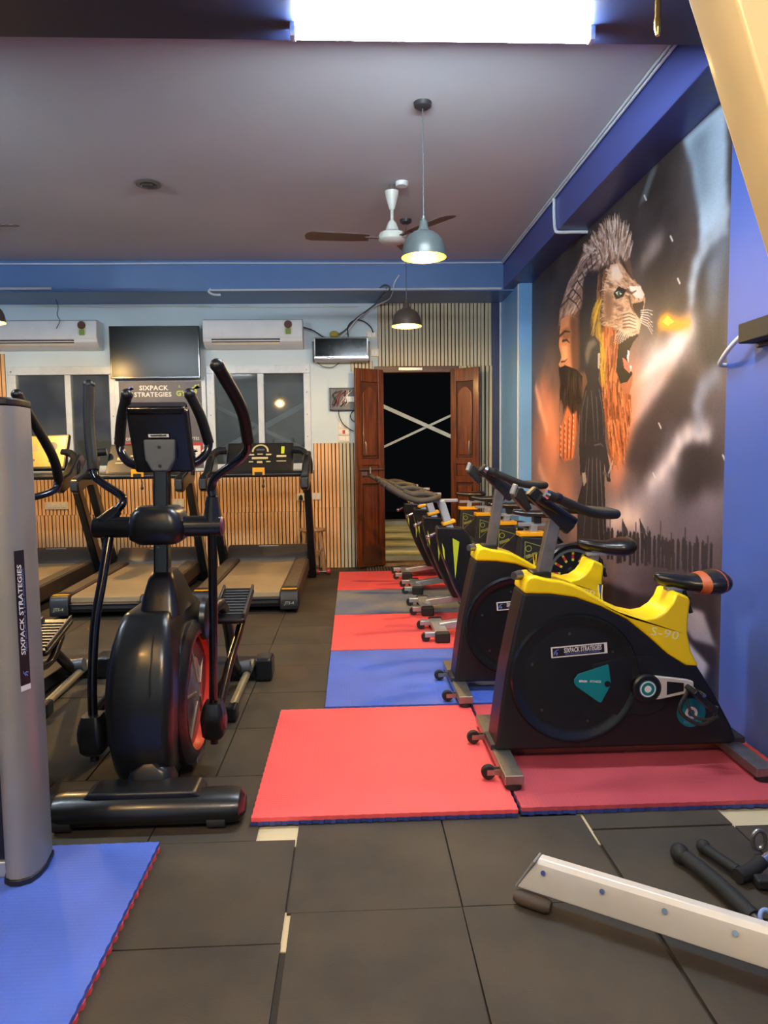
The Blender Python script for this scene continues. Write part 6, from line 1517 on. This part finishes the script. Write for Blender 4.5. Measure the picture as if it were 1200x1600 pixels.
# ------------------------------------------------------------------ printed mural on the right wall: a flat picture, painted point by point
def mural():
    y0, y1, z0, z1 = 3.18, 7.17, 0.0, BEAM
    NY, NZ = 400, 620
    Y = np.linspace(y0, y1, NY)
    Z = np.linspace(z0, z1, NZ)
    YY, ZZ = np.meshgrid(Y, Z)
    rs = np.random.RandomState(5)
    def noise(fy, fz):
        g = rs.rand(int(fz) + 3, int(fy) + 3)
        a = (YY - y0) / (y1 - y0) * fy
        b = (ZZ - z0) / (z1 - z0) * fz
        i, j = a.astype(int), b.astype(int)
        u, v = a - i, b - j
        u, v = u * u * (3 - 2 * u), v * v * (3 - 2 * v)
        return (g[j, i] * (1 - u) + g[j, i + 1] * u) * (1 - v) + (g[j + 1, i] * (1 - u) + g[j + 1, i + 1] * u) * v
    def fbm(f, o):
        s_, a, t = 0, 1.0, 0
        for k in range(o):
            s_ = s_ + a * noise(f * 1.35 * 2 ** k, f * 2 ** k)
            t += a
            a *= 0.55
        return s_ / t
    n1, n2, n3 = fbm(3, 6), fbm(5, 6), fbm(2, 4)
    # storm sky: dark brown above, violet grey below
    h = (ZZ - z0) / (z1 - z0)
    base = np.stack([62 + 30 * (1 - h), 54 + 28 * (1 - h), 52 + 38 * (1 - h)], -1)
    img = base * (0.45 + 1.1 * n1[..., None]) + (n2[..., None] - .5) * 60
    def glow(cy, cz, ry, rz, col, k):
        nonlocal img
        g = np.exp(-(((YY - cy) / ry) ** 2 + ((ZZ - cz) / rz) ** 2))[..., None] * k * (0.55 + 0.9 * n1[..., None])
        img = img * (1 - np.clip(g, 0, 1)) + np.array(col) * np.clip(g, 0, 1)
    glow(6.5, 1.25, .6, .5, (196, 122, 92), .85)
    glow(5.0, 1.45, .45, .5, (206, 138, 110), .8)
    glow(4.6, 1.75, .5, .3, (150, 132, 132), .7)
    glow(5.0, .75, 1.3, .3, (128, 116, 124), .7)
    glow(6.9, 2.4, .5, .5, (56, 54, 66), .6)
    glow(3.9, .5, .5, .35, (40, 34, 38), .8)
    def soft(m, k):
        for _ in range(2):
            for ax in (0, 1):
                acc = np.zeros_like(m)
                for d_ in range(-k, k + 1):
                    acc += np.roll(m, d_, ax)
                m = acc / (2 * k + 1)
        return m
    def inside(P, yy, zz):
        m = np.zeros(yy.shape, bool)
        n = len(P)
        for i in range(n):
            (ya, za), (yb, zb) = P[i], P[(i + 1) % n]
            if za == zb:
                continue
            c = ((zz >= min(za, zb)) & (zz < max(za, zb)))
            m ^= c & (yy < ya + (zz - za) / (zb - za) * (yb - ya))
        return m
    def stroke(P, col, r, glow_=False, amt=.9):
        L = len(P) - 1
        for i in range(L):
            a, b = P[i], P[i + 1]
            pad = (3 if glow_ else 2) * r
            lo, hi = np.minimum(a, b) - pad, np.maximum(a, b) + pad
            i0, i1 = np.searchsorted(Y, [lo[0], hi[0]])
            j0, j1 = np.searchsorted(Z, [lo[1], hi[1]])
            if i1 <= i0 or j1 <= j0:
                continue
            yy, zz = YY[j0:j1, i0:i1], ZZ[j0:j1, i0:i1]
            ab = b - a
            t = np.clip(((yy - a[0]) * ab[0] + (zz - a[1]) * ab[1]) / max(1e-9, ab @ ab), 0, 1)
            dd = np.hypot((yy - a[0] - t * ab[0]) * (.62 if not glow_ else 1), zz - a[1] - t * ab[1])
            if glow_:
                m = np.exp(-(dd / (r * (.35 + 1.3 * n2[j0:j1, i0:i1]))) ** 2)[..., None] * .72
            else:
                rr = r * (1 - .6 * (i + t) / L) if L > 1 else r
                m = np.clip(1.4 - dd / rr, 0, 1)[..., None] * amt
            img[j0:j1, i0:i1] = img[j0:j1, i0:i1] * (1 - m) + np.array(col) * m
    fr_ = random.Random(11)
    for art in ART:
        kind, col, wd = art[:3]
        P = np.array(art[3])
        if kind == 'p':
            m = inside(P, YY, ZZ).astype(float)
            k = int(wd)
            m = soft(m, k if k >= 2 else 1) if k > 1 else m
            if k >= 4:
                m = np.clip(m * (0.2 + 1.6 * n2), 0, 1)
            tex = 0.75 + 0.5 * n2[..., None]
            img = img * (1 - m[..., None]) + np.array(col) * tex * m[..., None]
        elif kind == 'f':
            n, ln, w_ = wd
            lo, hi = P.min(0), P.max(0)
            dirs = np.array(art[4])
            k = 0
            while k < n:
                p = np.array([fr_.uniform(lo[0], hi[0]), fr_.uniform(lo[1], hi[1])])
                if not inside(P, p[None, :1], p[None, 1:])[0, 0]:
                    continue
                wts = 1 / (((dirs[:, :2] - p) ** 2).sum(1) + .003)
                v = ((dirs[:, 2:] - dirs[:, :2]) * wts[:, None]).sum(0) / wts.sum()
                v = v / (np.abs(v[1]) + np.abs(v[0]) * .45 + 1e-6) * ln * fr_.uniform(.6, 1.15)
                bend = np.array([-v[1], v[0]]) * fr_.uniform(-.12, .12)
                stroke(np.array([p, p + v * .5 + bend, p + v]), fr_.choice(col), w_ * fr_.uniform(.7, 1.4), amt=.7)
                k += 1
        else:
            stroke(P, col, wd * .62 if kind == 's' else wd, kind == 'g')
    # sparks and fine grain of the print
    img = img + (rs.rand(*YY.shape)[..., None] - .5) * 8
    c = np.clip(img * 1.12, 6, 255) / 255.0
    c = np.where(c <= .04045, c / 12.92, ((c + .055) / 1.055) ** 2.4)
    me = bpy.data.meshes.new('mural_print')
    X0 = XR - 0.007
    co = np.stack([np.full(YY.size, 0.0), YY.ravel() - 5.17, ZZ.ravel()], -1)
    idx = np.arange(NY * NZ).reshape(NZ, NY)
    q = np.stack([idx[:-1, :-1], idx[1:, :-1], idx[1:, 1:], idx[:-1, 1:]], -1).reshape(-1, 4)
    me.vertices.add(len(co)); me.vertices.foreach_set('co', co.astype(np.float32).ravel())
    me.loops.add(q.size); me.loops.foreach_set('vertex_index', q.ravel().astype(np.int32))
    me.polygons.add(len(q)); me.polygons.foreach_set('loop_start', np.arange(0, q.size, 4, dtype=np.int32))
    me.update(calc_edges=True)
    at = me.color_attributes.new('print', 'FLOAT_COLOR', 'POINT')
    at.data.foreach_set('color', np.concatenate([c.reshape(-1, 3), np.ones((co.shape[0], 1))], 1).astype(np.float32).ravel())
    m = bpy.data.materials.new('mural_ink')
    m.use_nodes = True
    b = m.node_tree.nodes['Principled BSDF']
    a_ = m.node_tree.nodes.new('ShaderNodeAttribute')
    a_.attribute_name = 'print'
    m.node_tree.links.new(a_.outputs['Color'], b.inputs['Base Color'])
    b.inputs['Roughness'].default_value = 0.5
    b.inputs['Specular IOR Level'].default_value = 0.35
    me.materials.append(m)
    T = Thing('mural', 'large dark mural of a roaring lion, robed warrior and storm clouds', 'mural', (XR, 5.17, 0.0))
    T.part('backing_sheet', MB().box(X0 + .001, XR - .001, y0, y1, 0.0, BEAM), dark_pl)
    o = bpy.data.objects.new('print', me)
    COL.objects.link(o)
    o.parent = T.e
    o.location = (-0.0065, 0, 0)
mural()
